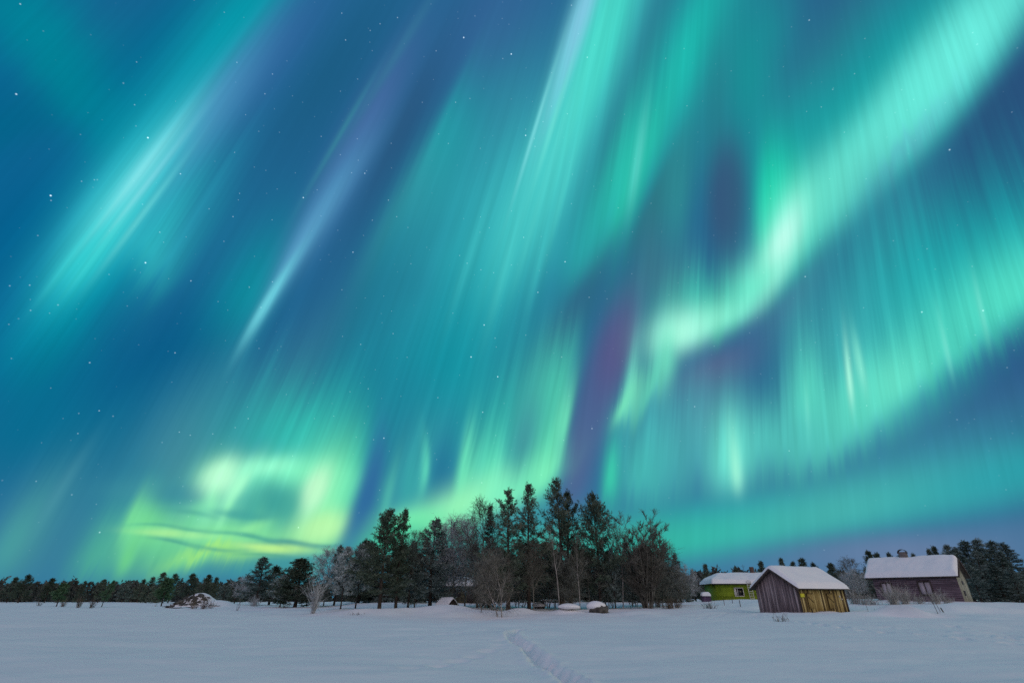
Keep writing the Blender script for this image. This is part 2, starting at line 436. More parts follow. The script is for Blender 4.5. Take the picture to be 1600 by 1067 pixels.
def scaled(v, f):
    o = W.v('SCALE', v, None)
    W.put(o.node.inputs['Scale'], f)
    return o
starlight = scaled((0.75, 0.92, 1.0), star)
def backdrop():
    c = W.mix(W.ramp(ex, -300, 700), lin((0, 98, 146)), lin((36, 100, 144)))
    c = W.mix(W.ramp(ex, 900, 1450, 0, 1), c, lin((44, 86, 134)))
    return W.mix(W.ramp(ey, 560, 930, 0, 0.8), c, lin((58, 122, 158)))
def background(c):
    b = wt.nodes.new('ShaderNodeBackground')
    W.put(b.inputs['Color'], c)
    return b.outputs[0]
def shader_mix(f, a, b):
    n = wt.nodes.new('ShaderNodeMixShader')
    W.put(n.inputs[0], f); wt.links.new(a, n.inputs[1]); wt.links.new(b, n.inputs[2])
    return n.outputs[0]
# the sky is evaluated in columns so that only the sheets near a direction cost time
CUTS = [-1e9, 300, 600, 900, 1250, 1e9]
cols = []
base_col = backdrop()
for x0, x1 in zip(CUTS, CUTS[1:]):
    g, gi, go = make_group('aurora_column', [('Color', 'Color'), ('P0', 'Vector'), ('P1', 'Vector'), ('P2', 'Vector')], [('Color', 'Color')])
    c = gi['Color']
    for st in STROKES:
        r0, r1 = reach(st)
        if r1 > x0 and r0 < x1: c = paint(g, (gi['P0'], gi['P1'], gi['P2']), c, st)
    g.links.new(c, go[0])
    n = wt.nodes.new('ShaderNodeGroup'); n.node_tree = g
    W.put(n.inputs[0], base_col)
    for k in range(3): W.put(n.inputs[k + 1], PS[k])
    lum = W.v('DOT_PRODUCT', n.outputs[0], (0.1, 0.8, 0.1))
    g2 = W.m('MULTIPLY_ADD', W.m('SUBTRACT', gain, 1.0), W.ramp(lum, .10, .45, .35, 1.35, False), 1.0)
    cols.append(background(W.v('ADD', scaled(n.outputs[0], g2), starlight)))
front_sky = cols[0]
for xc, b in zip(CUTS[1:-1], cols[1:]):
    front_sky = shader_mix(W.m('GREATER_THAN', ex, float(xc)), front_sky, b)
# the rest of the sky, behind the camera: violet fill light, raised for snow and trees, warmer and greener to the east
behind = W.mix(W.ramp(W.sep(D)[0], -0.5, 0.95), (.545, .485, .585), (.58, .55, .53))
front = W.ramp(W.v('DOT_PRODUCT', D, AX), 0.05, 0.40)
wo = wt.nodes.new('ShaderNodeOutputWorld')
wt.links.new(shader_mix(front, background(behind), front_sky), wo.inputs['Surface'])
world.cycles.sampling_method = 'MANUAL'
world.cycles.sample_map_resolution = 512

# =================================================================== helpers
def ray_slopes(px, py):
    """photo pixel -> (x per metre of depth, z per metre of depth)"""
    a = (px - 800) / FPX
    b = -(py - 533.5) / FPX
    f = CT - b * ST
    return a / f, (ST + b * CT) / f
def spot(px, py, Y):
    sx, sz = ray_slopes(px, py)
    return Vector((sx * Y, Y, CAM_H + sz * Y))

def tag(o, label=None, cat=None, group=None, kind=None):
    if label: o['label'] = label
    if cat: o['category'] = cat
    if group: o['group'] = group
    if kind: o['kind'] = kind
    return o
def empty(name, loc, rz=0.0):
    o = bpy.data.objects.new(name, None)
    COL.objects.link(o); o.location = loc; o.rotation_euler = (0, 0, rz)
    o.empty_display_size = 0.3
    return o

class MB:
    """collects polygons (numpy) and links them as one mesh object"""
    def __init__(self):
        self.v, self.f, self.n, self.t = [], [], 0, []
    def add(self, verts, faces, tint=0.5):
        verts = np.asarray(verts, dtype=np.float64).reshape(-1, 3)
        faces = np.asarray(faces, dtype=np.int64)
        self.v.append(verts); self.f.append(faces + self.n); self.n += len(verts)
        self.t.append(np.full(len(verts), tint) if np.isscalar(tint) else np.asarray(tint))
        return self
    def box(self, x0, x1, y0, y1, z0, z1, tint=0.5):
        return self.hexa([(x0, y0, z0), (x1, y0, z0), (x1, y1, z0), (x0, y1, z0), (x0, y0, z1), (x1, y0, z1), (x1, y1, z1), (x0, y1, z1)], tint)
    def hexa(self, p, tint=0.5):
        return self.add(p, [(0, 3, 2, 1), (4, 5, 6, 7), (0, 1, 5, 4), (1, 2, 6, 5), (2, 3, 7, 6), (3, 0, 4, 7)], tint)
    def bar(self, a, b, w, h=None, tint=0.5):
        a, b = Vector(a), Vector(b); d = (b - a).normalized(); h = h or w
        s = d.cross(Vector((0, 0, 1)))
        s = Vector((1, 0, 0)) if s.length < 1e-3 else s.normalized()
        u = s.cross(d).normalized()
        q = [c + s * i * w / 2 + u * j * h / 2 for c in (a, b) for i, j in ((-1, -1), (1, -1), (1, 1), (-1, 1))]
        return self.hexa([tuple(x) for x in q], tint)
    def tube(self, pts, rad, sides=5, cap=False, tint=0.5):
        pts = np.asarray(pts, dtype=float); n = len(pts)
        rad = np.asarray(rad, dtype=float)
        d = np.gradient(pts, axis=0); d /= np.linalg.norm(d, axis=1)[:, None] + 1e-9
        ref = np.array([1.0, 0, 0]) if abs(d[0, 0]) < 0.8 else np.array([0, 1.0, 0])
        s = np.cross(d, ref); s /= np.linalg.norm(s, axis=1)[:, None] + 1e-9
        u = np.cross(d, s)
        an = np.arange(sides) * 2 * math.pi / sides
        ring = pts[:, None, :] + rad[:, None, None] * (np.cos(an)[None, :, None] * s[:, None, :] + np.sin(an)[None, :, None] * u[:, None, :])
        i = np.arange(n - 1)[:, None] * sides; k = np.arange(sides)[None, :]; k2 = (k + 1) % sides
        f = np.stack([i + k, i + k2, i + sides + k2, i + sides + k], -1).reshape(-1, 4)
        self.add(ring.reshape(-1, 3), f, tint)
        if cap:
            self.add(ring[-1], [tuple(range(sides))] if sides == 4 else [(0, j, j + 1, j + 1) for j in range(1, sides - 1)], tint)
        return self
    def grid(self, P, tint=0.5, flip=False):
        """P: (r,c,3) array of points"""
        r, c = P.shape[:2]
        i = np.arange(r - 1)[:, None] * c + np.arange(c - 1)[None, :]
        f = np.stack([i, i + 1, i + c + 1, i + c], -1).reshape(-1, 4)
        if flip: f = f[:, ::-1]
        return self.add(P.reshape(-1, 3), f, tint)
    def mesh(self, name, mat, smooth=False):
        V = np.concatenate(self.v); me = bpy.data.meshes.new(name)
        me.vertices.add(len(V)); me.vertices.foreach_set('co', V.ravel())
        loops, tot = [], []
        for f in self.f:
            if f.shape[1] == 4:
                tri = f[:, 2] == f[:, 3]
                if tri.any():
                    loops.append(f[tri][:, :3].ravel()); tot.append(np.full(tri.sum(), 3)); f = f[~tri]
            loops.append(f.ravel()); tot.append(np.full(len(f), f.shape[1]))
        loops = np.concatenate(loops); tot = np.concatenate(tot)
        me.loops.add(len(loops)); me.loops.foreach_set('vertex_index', loops.astype(np.int32))
        me.polygons.add(len(tot))
        me.polygons.foreach_set('loop_start', np.concatenate([[0], np.cumsum(tot)[:-1]]).astype(np.int32))
        me.polygons.foreach_set('loop_total', tot.astype(np.int32))
        if smooth: me.polygons.foreach_set('use_smooth', np.ones(len(tot), dtype=bool))
        at = me.attributes.new('tint', 'FLOAT', 'POINT')
        at.data.foreach_set('value', np.concatenate(self.t).astype(np.float32))
        me.update(calc_edges=True); me.validate()
        me.materials.append(mat)
        return me
    def build(self, name, mat, parent=None, smooth=False):
        o = bpy.data.objects.new(name, self.mesh(name, mat, smooth))
        COL.objects.link(o)
        if parent: o.parent = parent
        return o

# =================================================================== materials
def material(name, ramp, rough=0.85, scale=(1, 1, 1), detail=4.0, tint_w=0.0, rnd_w=0.0, bump=0.0, bump_scale=None, noise_w=1.0, spec=0.3):
    """procedural: colour from a ramp driven by noise, by the piece's own tint and by a per-object value"""
    m = bpy.data.materials.new(name); m.use_nodes = True
    t = m.node_tree; w = NT(t); b = t.nodes['Principled BSDF']
    co = t.nodes.new('ShaderNodeTexCoord')
    v = w.v('MULTIPLY', co.outputs['Object'], scale)
    f = w.noise(v, 1.0, detail, 0.6)
    f = w.m('MULTIPLY_ADD', w.m('SUBTRACT', f, 0.5), noise_w * 1.6, 0.5)
    if tint_w:
        at = t.nodes.new('ShaderNodeAttribute'); at.attribute_name = 'tint'
        f = w.m('MULTIPLY_ADD', w.m('SUBTRACT', at.outputs['Fac'], 0.5), tint_w, f)
    if rnd_w:
        oi = t.nodes.new('ShaderNodeObjectInfo')
        f = w.m('MULTIPLY_ADD', w.m('SUBTRACT', oi.outputs['Random'], 0.5), rnd_w, f)
    r = t.nodes.new('ShaderNodeValToRGB'); w.put(r.inputs[0], f)
    e = r.color_ramp.elements
    while len(e) < len(ramp): e.new(0.5)
    for k, c in zip(e, ramp):
        k.position = c[0]; k.color = (*c[1], 1)
    w.put(b.inputs['Base Color'], r.outputs[0])
    b.inputs['Roughness'].default_value = rough
    b.inputs['Specular IOR Level'].default_value = spec
    if bump:
        n2 = w.noise(w.v('MULTIPLY', co.outputs['Object'], bump_scale or scale), 1.0, 4.0, 0.6)
        bp = t.nodes.new('ShaderNodeBump'); bp.inputs['Strength'].default_value = bump; bp.inputs['Distance'].default_value = 0.05
        w.put(bp.inputs['Height'], n2); w.put(b.inputs['Normal'], bp.outputs[0])
    return m
M = {}
M['snow'] = material('snow', [(0.2, (.78, .80, .84)), (0.8, (.86, .87, .89))], .75, (.35, .35, .35), bump=.35, bump_scale=(3.5, 3.5, 3.5), spec=.2)
M['roof_snow'] = material('roof_snow', [(0.2, (.80, .82, .86)), (0.8, (.87, .88, .90))], .75, (1, 1, 1), bump=.25, bump_scale=(2.5, 2.5, 2.5), spec=.2)
M['needles'] = material('pine_needles', [(0.2, (.034, .058, .038)), (.55, (.080, .115, .078)), (.85, (.185, .22, .17))], .7, (1.1, 1.1, 1.1), tint_w=.5, rnd_w=.25)
M['rimed'] = material('rimed_needles', [(0.2, (.042, .076, .062)), (.5, (.11, .158, .14)), (.8, (.27, .34, .32))], .8, (1.0, 1.0, 1.0), tint_w=.6, rnd_w=.25)
M['frosted'] = material('frosted_needles', [(0.15, (.13, .17, .155)), (.5, (.36, .42, .40)), (.85, (.64, .69, .68))], .8, (.9, .9, .9), tint_w=.6, rnd_w=.2)
M['young_needles'] = material('young_needles', [(0.2, (.030, .085, .040)), (.55, (.070, .150, .075)), (.85, (.16, .24, .15))], .7, (1.1, 1.1, 1.1), tint_w=.5)
M['bark'] = material('pine_bark', [(0.2, (.025, .020, .017)), (.6, (.06, .046, .038)), (.9, (.11, .08, .06))], .9, (4, 4, 1.2), bump=.5, bump_scale=(9, 9, 3))
M['birch'] = material('birch_bark', [(0.25, (.05, .045, .04)), (.42, (.22, .20, .18)), (.75, (.42, .40, .37))], .8, (3, 3, 2.4), tint_w=.3, bump=.3, bump_scale=(8, 8, 8))
M['twig'] = material('bare_twigs', [(0.2, (.075, .072, .058)), (.6, (.185, .178, .15)), (.9, (.31, .30, .26))], .9, (1.5, 1.5, 1.5), tint_w=.4, rnd_w=.3)
M['twig_frost'] = material('frosted_twigs', [(0.15, (.24, .26, .26)), (.55, (.52, .55, .56)), (.9, (.74, .76, .77))], .9, (1.2, 1.2, 1.2), tint_w=.4, rnd_w=.2)
M['twig_grey'] = material('grey_twigs', [(0.2, (.10, .108, .094)), (.6, (.22, .238, .21)), (.9, (.37, .39, .35))], .9, (1.5, 1.5, 1.5), tint_w=.4, rnd_w=.3)
M['dry'] = material('dry_stems', [(0.2, (.06, .045, .03)), (.6, (.14, .11, .075)), (.9, (.26, .22, .17))], .9, (2, 2, 2), tint_w=.5, rnd_w=.3)
M['grass_frost'] = material('frosted_dry_grass', [(0.2, (.25, .25, .225)), (.6, (.44, .44, .42)), (.9, (.62, .62, .61))], .9, (2, 2, 2), tint_w=.5)
M['rock'] = material('rock', [(0.2, (.035, .034, .032)), (.55, (.09, .086, .078)), (.85, (.19, .18, .16))], .85, (2.2, 2.2, 2.2), bump=.8, bump_scale=(5, 5, 5))
M['grey_boards'] = material('weathered_boards', [(0.1, (.075, .062, .068)), (.5, (.21, .165, .175)), (.9, (.40, .34, .345))], .85, (7, 7, .5), 5, tint_w=.5, bump=.3, bump_scale=(24, 24, 1.2))
M['ochre_lit_boards'] = material('ochre_lit_boards', [(0.1, (.040, .028, .015)), (.42, (.185, .130, .046)), (.75, (.38, .285, .10)), (.95, (.54, .44, .20))], .8, (7, 7, .5), 5, tint_w=.9, bump=.3, bump_scale=(24, 24, 1.2))  # plank ochre with the warm light from the right put into the colour
M['dark_wood'] = material('dark_wood', [(0.2, (.03, .024, .022)), (.6, (.075, .058, .052)), (.9, (.14, .11, .10))], .85, (5, 5, 2), tint_w=.4)
M['logs'] = material('log_wall', [(0.1, (.065, .048, .060)), (.5, (.140, .102, .125)), (.9, (.25, .195, .225))], .85, (.9, 4, 9), 5, tint_w=.45, bump=.3, bump_scale=(2, 14, 14))
M['pale_boards'] = material('pale_gable_boards', [(0.1, (.16, .165, .13)), (.5, (.33, .34, .27)), (.9, (.50, .50, .43))], .85, (7, 7, .8), 5, tint_w=.5)
M['lime'] = material('lime_boards', [(0.15, (.135, .20, .010)), (.5, (.21, .30, .014)), (.85, (.27, .37, .024))], .6, (1.2, 1.2, 3), 4, tint_w=.35)
M['white'] = material('white_paint', [(0.2, (.55, .54, .50)), (.8, (.74, .73, .70))], .6, (6, 6, 6))
M['shutter'] = material('pale_shutter', [(0.2, (.33, .30, .34)), (.8, (.50, .46, .51))], .8, (8, 8, 1), tint_w=.5)
M['violet_wood'] = material('violet_shed_boards', [(0.2, (.07, .045, .09)), (.8, (.14, .10, .17))], .85, (6, 6, 1), tint_w=.5)
M['hut_wood'] = material('mossy_log_boards', [(0.2, (.045, .042, .025)), (.8, (.13, .12, .07))], .85, (4, 4, 2), tint_w=.5)
M['yellow'] = material('yellow_sign', [(0.2, (.62, .60, .03)), (.8, (.75, .72, .06))], .5, (5, 5, 5))
M['brick'] = material('chimney_brick', [(0.2, (.06, .038, .032)), (.8, (.15, .10, .085))], .9, (8, 8, 12), bump=.4)
M['plaster'] = material('chimney_plaster', [(0.2, (.10, .09, .088)), (.8, (.22, .20, .19))], .9, (6, 6, 6), bump=.4)
M['metal'] = material('dark_metal', [(0.2, (.04, .04, .045)), (.8, (.09, .09, .10))], .5, (5, 5, 5))
M['stake'] = material('grey_stake', [(0.2, (.05, .045, .04)), (.8, (.16, .145, .13))], .9, (6, 6, 2))
def glass_material():
    m = bpy.data.materials.new('dark_pane'); m.use_nodes = True
    b = m.node_tree.nodes['Principled BSDF']; w = NT(m.node_tree)
    co = m.node_tree.nodes.new('ShaderNodeTexCoord')
    w.put(b.inputs['Base Color'], w.mix(w.noise(co.outputs['Object'], 3.0), (.008, .010, .014), (.022, .024, .030)))
    b.inputs['Roughness'].default_value = .12
    return m
M['pane'] = glass_material()

# =================================================================== noise for geometry
def vnoise(x, y, seed=0):
    """smooth value noise, -1..1"""
    x = np.asarray(x, float); y = np.asarray(y, float)
    xi, yi = np.floor(x), np.floor(y); fx, fy = x - xi, y - yi
    fx = fx * fx * (3 - 2 * fx); fy = fy * fy * (3 - 2 * fy)
    def h(a, b):
        n = np.sin(a * 127.1 + b * 311.7 + seed * 74.7) * 43758.5453
        return (n - np.floor(n)) * 2 - 1
    return (h(xi, yi) * (1 - fx) + h(xi + 1, yi) * fx) * (1 - fy) + (h(xi, yi + 1) * (1 - fx) + h(xi + 1, yi + 1) * fx) * fy
def fbm(x, y, seed=0, octv=4):
    r, a = 0, 1
    for k in range(octv):
        r = r + a * vnoise(x * 2 ** k, y * 2 ** k, seed + k); a *= .5
    return r
# =================================================================== tree stand table
# (column of the foot, row of the foot, row of the top) as read off the photograph, depth in metres, kind, width factor, label
G1, G2, G3, G4 = 'trees of the central grove', 'trees of the left treeline', 'trees behind the houses', 'conifers at the right edge'
TREES = [
 # ---- central grove
 (532, 951, 856, 58, 'frost_pine', 1.04, G1, 'pale frosted pine with a short bare trunk, first tree of the grove from the left'),
 (555, 949, 852, 60, 'frost_pine', 1.04, G1, 'pale frosted pine just left of the big dark twin-topped pines'),
 (592, 956, 797, 56, 'broad_pine', 1.25, G1, 'broad dark pine with ragged top, tallest on the left side of the grove'),
 (618, 954, 795, 58, 'slim_pine', 0.98, G1, 'slim dark pine with a pointed leader touching the broad dark pine'),
 (637, 951, 850, 60, 'rimed_pine', 1.12, G1, 'grey-green pine with thick dark trunk, left of three close trunks'),
 (647, 951, 836, 61, 'birch', 1.00, G1, 'bare birch whose thin twigs stick up between the slim pine and the dense pine'),
 (672, 946, 812, 62, 'rimed_pine', 1.44, G1, 'dense grey-green pine with a rounded tip above the snowy hut'),
 (706, 949, 826, 64, 'frost_birch', 1.0, G1, 'pale violet frosted birch behind the snow-roofed hut'),
 (726, 949, 822, 66, 'frost_birch', .95, G1, 'pale frosted birch in front of the cottage roof'),
 (745, 950, 797, 62, 'birch', 1.12, G1, 'tall bare birch with greenish twigs left of the narrow spruce'),
 (764, 946, 789, 63, 'spruce', .8, G1, 'narrow pointed spruce standing just left of the tall pines'),
 (781, 968, 858, 50, 'crooked_birch', 1.0, G1, 'crooked pale bare birch at the front edge of the grove, long limb reaching left'),
 (794, 959, 764, 56, 'tall_pine', 1.15, G1, 'tall pine with thick double foot behind the crooked birch'),
 (827, 955, 756, 58, 'tall_pine', 0.98, G1, 'tall slim pine with a loose spiky top, left of the highest pine'),
 (834, 956, 850, 56, 'birch', 0.88, G1, 'thin dark bare birch bending right at the foot of the slim pine'),
 (878, 951, 749, 60, 'tall_pine', 1.15, G1, 'highest pine of the grove, wide flat-topped crown'),
 (875, 959, 822, 54, 'pale_birch', .7, G1, 'slender white-stemmed birch in front of the highest pine'),
 (893, 947, 768, 61, 'slim_pine', 1.15, G1, 'dark pine crowding the right flank of the highest pine'),
 (906, 955, 835, 56, 'pale_birch', .7, G1, 'slender white-stemmed birch leaning left beside the snow-covered boulder'),
 (938, 948, 770, 60, 'broad_pine', .85, G1, 'tall dark pine with heavy lopsided crown, last tall pine on the right of the grove'),
 (922, 951, 862, 60, 'birch', 0.75, G1, 'thin bare birch stem right behind the dark-faced boulder'),
 (962, 950, 858, 59, 'rimed_pine', .7, G1, 'small dark pine with leaning stem right of the tall lopsided pine'),
 (974, 952, 806, 59, 'pale_birch', .6, G1, 'single thin pale birch between the lopsided pine and the bushy alder'),
 (1013, 952, 805, 59, 'alder', 1.25, G1, 'large bushy bare alder with fanning stems, right end of the grove'),
 (1050, 947, 858, 66, 'birch', 1.25, G1, 'low bare birch behind the bushy alder'),
 (1074, 942, 884, 76, 'rimed_birch', .9, G1, 'low frosted thicket birch at the right foot of the grove'),
 (1088, 940, 889, 92, 'spruce', 1.6, G1, 'small dark spruce left of the lime green house'),
 (690, 946, 852, 68, 'thicket', 1.12, G1, 'grey bare thicket tree behind the snowy hut, left of the cottage'),
 (752, 950, 846, 60, 'thicket', 1.25, G1, 'grey bare thicket tree in front of the right end of the cottage'),
 (772, 955, 858, 56, 'thicket', 1.12, G1, 'grey bare thicket tree behind the stem of the crooked birch'),
 (812, 950, 848, 61, 'thicket', 1.25, G1, 'grey bare thicket tree between the two tall slim-topped pines'),
 (853, 948, 856, 62, 'thicket', 1.25, G1, 'grey bare thicket tree over the snow-covered table'),
 (892, 951, 862, 58, 'thicket', 1.12, G1, 'grey bare thicket tree between the two leaning white stems'),
 (952, 948, 868, 61, 'thicket', 1.25, G1, 'grey bare thicket tree below the lopsided pine'),
 (990, 946, 866, 65, 'thicket', 1.25, G1, 'grey bare thicket tree left behind the bushy alder'),
 (1030, 945, 868, 64, 'thicket', 1.25, G1, 'grey bare thicket tree right behind the bushy alder'),
 (1062, 944, 884, 66, 'thicket', 1.25, G1, 'low grey bare thicket tree near the right foot of the grove'),
 # ---- left treeline
 (10, 941, 903, 150, 'far_pine', 1.43, G2, 'dark round pine at the very left end of the treeline'),
 (28, 941, 899, 145, 'far_pine', 1.56, G2, 'second pine from the left end of the treeline, broad with a blunt top'),
 (69, 941, 904, 150, 'far_pine', 1.56, G2, 'broad flat-topped pine behind the small lone pine at far left'),
 (97, 941, 909, 150, 'far_spruce', 1.30, G2, 'low dark spruce in the left treeline behind the shrubs'),
 (122, 941, 908, 150, 'far_spruce', 1.30, G2, 'low dark spruce in the left treeline above the middle shrub'),
 (152, 941, 906, 148, 'far_pine', 1.43, G2, 'pale topped pine left of the leaning young pine'),
 (190, 941, 910, 160, 'far_frost', 1.56, G2, 'grey frosted pine in the low gap of the left treeline'),
 (214, 941, 906, 150, 'far_pine', 1.43, G2, 'grey-green pine left of the tall pair in the left treeline'),
 (228, 941, 902, 142, 'far_spruce', 1.56, G2, 'pointed spruce beside the spiky pine in the left treeline'),
 (243, 941, 895, 135, 'far_spruce', 1.69, G2, 'tallest spiky spruce of the far left treeline'),
 (262, 942, 898, 125, 'far_pine', 1.43, G2, 'dark pine at the left end of the brush heap'),
 (291, 941, 897, 112, 'far_pine', 1.49, G2, 'dark conical pine rising straight behind the brush heap'),
 (316, 941, 899, 108, 'far_pine', 1.43, G2, 'dark pine at the right shoulder of the brush heap'),
 (330, 941, 903, 110, 'far_pine', 1.17, G2, 'smaller dark pine right of the brush heap'),
 (347, 942, 911, 105, 'far_frost', 1.43, G2, 'low frosted pine right of the brush heap'),
 (366, 943, 902, 95, 'far_spruce', 1.43, G2, 'dark thin spruce left of the grey bush trees'),
 (374, 944, 904, 88, 'frost_birch', 1.2, G2, 'grey frosted bare tree at the left side of the big rimed pine'),
 (398, 945, 871, 80, 'rimed_pine', 1.98, G2, 'big rimed pine with a double tip, highest on the left of the dense spruce'),
 (420, 945, 886, 84, 'far_pine', 1.95, G2, 'dark pine between the big rimed pine and the dense spruce'),
 (437, 948, 898, 72, 'frost_pine', 1.62, G2, 'small pale frosted pine pressed against the left of the dense spruce'),
 (460, 949, 874, 70, 'dense_spruce', 2.33, G2, 'dense dark bushy spruce with branches down to the snow'),
 (505, 948, 865, 74, 'frost_birch', 1.25, G2, 'tall grey frosted tree behind the frosted sapling'),
 (521, 948, 853, 72, 'rimed_pine', 1.12, G2, 'grey rimed pine behind the first frosted pine of the grove'),
 (88, 947, 913, 100, 'young_pine', 1.30, G2, 'small lone dark pine with bare stem in front of the left treeline'),
 (158, 949, 908, 98, 'leaning_pine', 1.0, G2, 'young bright green pine on a leaning bare stem in front of the left treeline'),
 (251, 949, 905, 96, 'young_pine', 1.30, G2, 'young pine with bare stem standing left of the brush heap'),
 # ---- behind the houses
 (1110, 936, 882, 115, 'far_spruce', 1.3, G3, 'dark pointed spruce above the left end of the lime green house'),
 (1126, 936, 893, 125, 'far_spruce', 1.2, G3, 'low spruce behind the roof edge of the lime green house'),
 (1158, 936, 886, 120, 'far_spruce', 1.2, G3, 'spruce tip showing over the middle of the lime green house roof'),
 (1200, 936, 878, 115, 'far_pine', 1.0, G3, 'pine tip just over the peak of the grey barn'),
 (1234, 936, 873, 110, 'far_spruce', 1.1, G3, 'highest spruce tip over the barn roof, alone above the ridge'),
 (1252, 936, 879, 112, 'far_pine', .9, G3, 'pine tip over the barn ridge left of a taller neighbour'),
 (1266, 936, 874, 110, 'far_pine', 1.2, G3, 'dark pine over the right part of the barn ridge'),
 (1283, 936, 881, 112, 'far_pine', 1.1, G3, 'pine behind the right slope of the barn roof'),
 (1312, 937, 881, 95, 'far_pine', 1.3, G3, 'full dark pine between the barn and the violet cabin'),
 (1336, 938, 876, 88, 'birch', 1.25, G3, 'bare reddish birch left of the violet cabin roof'),
 (1346, 938, 895, 80, 'frost_birch', 1.4, G3, 'low frosted bush tree left of the violet cabin wall'),
 (1328, 938, 900, 82, 'frost_birch', 1.3, G3, 'low frosted bush tree just right of the barn eave'),
 (1377, 936, 863, 95, 'far_pine', .95, G3, 'left of two pine tips over the left part of the cabin roof'),
 (1390, 936, 866, 96, 'far_pine', .9, G3, 'right of two pine tips over the left part of the cabin roof'),
 (1410, 936, 866, 97, 'far_pine', .8, G3, 'pine tip left of the cabin chimney'),
 (1430, 936, 865, 96, 'far_pine', .9, G3, 'pine tip right of the cabin chimney'),
 (1449, 936, 866, 97, 'far_spruce', .9, G3, 'small spruce tip over the middle of the cabin ridge'),
 (1477, 936, 859, 92, 'far_spruce', .9, G3, 'spruce tip left of a taller spiky one over the cabin gable'),
 (1487, 936, 855, 90, 'far_spruce', 1.0, G3, 'spiky spruce rising over the right gable of the violet cabin'),
 # ---- right edge
 (1510, 938, 852, 88, 'rimed_pine', 1.45, G4, 'rimed pine right against the cabin gable'),
 (1523, 940, 856, 76, 'rimed_spruce', 1.59, G4, 'rimed spruce with a slim tip, second right of the cabin'),
 (1541, 939, 846, 82, 'rimed_pine', 1.74, G4, 'tall dark rimed pine, third right of the cabin'),
 (1561, 940, 843, 80, 'rimed_spruce', 1.74, G4, 'tallest conifer of the right edge, dark pointed top'),
 (1583, 940, 846, 82, 'rimed_pine', 1.74, G4, 'wide rimed pine left of the last conifer at the right edge'),
 (1603, 940, 849, 78, 'rimed_spruce', 1.74, G4, 'last conifer on the right, cut by the edge of the photo'),
 (1535, 941, 884, 70, 'rimed_pine', 1.89, G4, 'low bushy rimed pine in front of the tall right conifers'),
 (1515, 941, 886, 74, 'rimed_pine', 1.9, G4, 'low frosted pine bush at the foot of the cabin gable'),
 (1552, 940, 862, 76, 'rimed_pine', 1.8, G4, 'dense rimed pine filling the gap below the tallest right conifer'),
 (1590, 940, 862, 74, 'rimed_spruce', 1.8, G4, 'dense rimed spruce between the last two tall right conifers'),
 (1572, 941, 880, 70, 'rimed_spruce', 2.17, G4, 'low dark spruce with branches to the snow in front of the right conifers'),
 (1598, 941, 888, 68, 'rimed_pine', 1.89, G4, 'low rimed pine at the right edge of the photo, in front'),
]
BACK = [(560, 75), (578, 78), (600, 76), (622, 80), (650, 77), (664, 82), (690, 90), (760, 82), (776, 78), (800, 80), (815, 76), (840, 82), (855, 77), (872, 80), (890, 76), (905, 82), (918, 78), (945, 80), (958, 77), (985, 80), (1000, 83), (1030, 78), (1046, 82), (1064, 80), (570, 86), (612, 88), (640, 86), (700, 84), (720, 86), (740, 84), (788, 86), (828, 88), (866, 86), (898, 88), (932, 86), (972, 84), (1015, 86), (1040, 88)]
# =================================================================== terrain
BARN_A = R(65)
CTRL = []
def ctrl(px, py, Y, dz=0.0):
    p = spot(px, py, Y); CTRL.append((p.x, p.y, p.z + dz))
for t in TREES: ctrl(t[0], t[1], t[3])
for px, Y in BACK: ctrl(px, 941, Y)
for px, py, Y in [(1188, 957, 50.8), (1222, 958, 49), (1254, 958.5, 47), (1290, 958.5, 48), (1327, 958, 49.5), (1240, 957, 52),
                  (1375, 935, 63.5), (1440, 937, 60.5), (1507, 938.5, 57.8), (1519, 938, 60.7), (1400, 946, 56), (1460, 944, 55),
                  (1340, 940, 62), (1350, 945, 55), (1100, 937, 84), (1150, 936, 85), (1190, 936, 85), (1135, 942, 66), (1110, 949, 57),
                  (1467, 967, 43), (1400, 965, 44), (1560, 944, 58), (1600, 942, 62), (1550, 960, 46), (1600, 965, 44), (1225, 974, 33), (1330, 972, 35), (1500, 985, 30), (1600, 990, 28),
                  (300, 951, 70), (343, 946, 74), (260, 948, 78), (490, 960, 55), (440, 950, 66), (697, 946, 60), (740, 945, 76), (935, 961, 53), (890, 963, 52), (850, 947, 64),
                  (560, 965, 47), (640, 968, 46), (720, 972, 43), (820, 970, 42), (950, 970, 42), (1050, 962, 48), (1120, 966, 44), (450, 962, 52), (380, 955, 62),
                  (100, 948, 100), (200, 948, 100), (20, 946, 110), (0, 942, 150), (120, 942, 150), (240, 942, 140), (340, 942, 110), (1050, 952, 56), (1090, 952, 58)]:
    ctrl(px, py, Y)
for sx in np.linspace(-1.5, 1.5, 13):
    for Y in (3, 6, 9, 12, 16, 21, 27, 33): CTRL.append((sx * Y, Y, 0.0))
    for Y in (180, 300, 700, 2500): CTRL.append((sx * Y, Y, 0.15 if sx < .2 else 0.9))
    if sx < -.25:
        for Y in (40, 48, 56): CTRL.append((sx * Y, Y, 0.0))
CTRL = np.array(CTRL)
CU, CV = CTRL[:, 0] / CTRL[:, 1] * 12, 6 * np.log(CTRL[:, 1])
GU, GV = np.linspace(-20, 20, 321), np.linspace(6 * math.log(2.5), 6 * math.log(3000), 321)
_z = np.zeros((len(GU), len(GV)))
for i, u in enumerate(GU):
    d = (u - CU)[None, :] ** 2 + (GV[:, None] - CV[None, :]) ** 2
    w = np.exp(-d / (2 * .42 ** 2)) + 2e-3 * np.exp(-d / (2 * 1.6 ** 2)) + 1e-9
    _z[i] = (w * CTRL[:, 2]).sum(1) / w.sum(1)
GROUND = _z
MOUNDS = []                                    # small drifts: x, y, half length, half width, yaw, height
def mound(px, py, Y, a, b, yaw, h):
    p = spot(px, py, Y); MOUNDS.append((p.x, p.y, a, b, yaw, h))
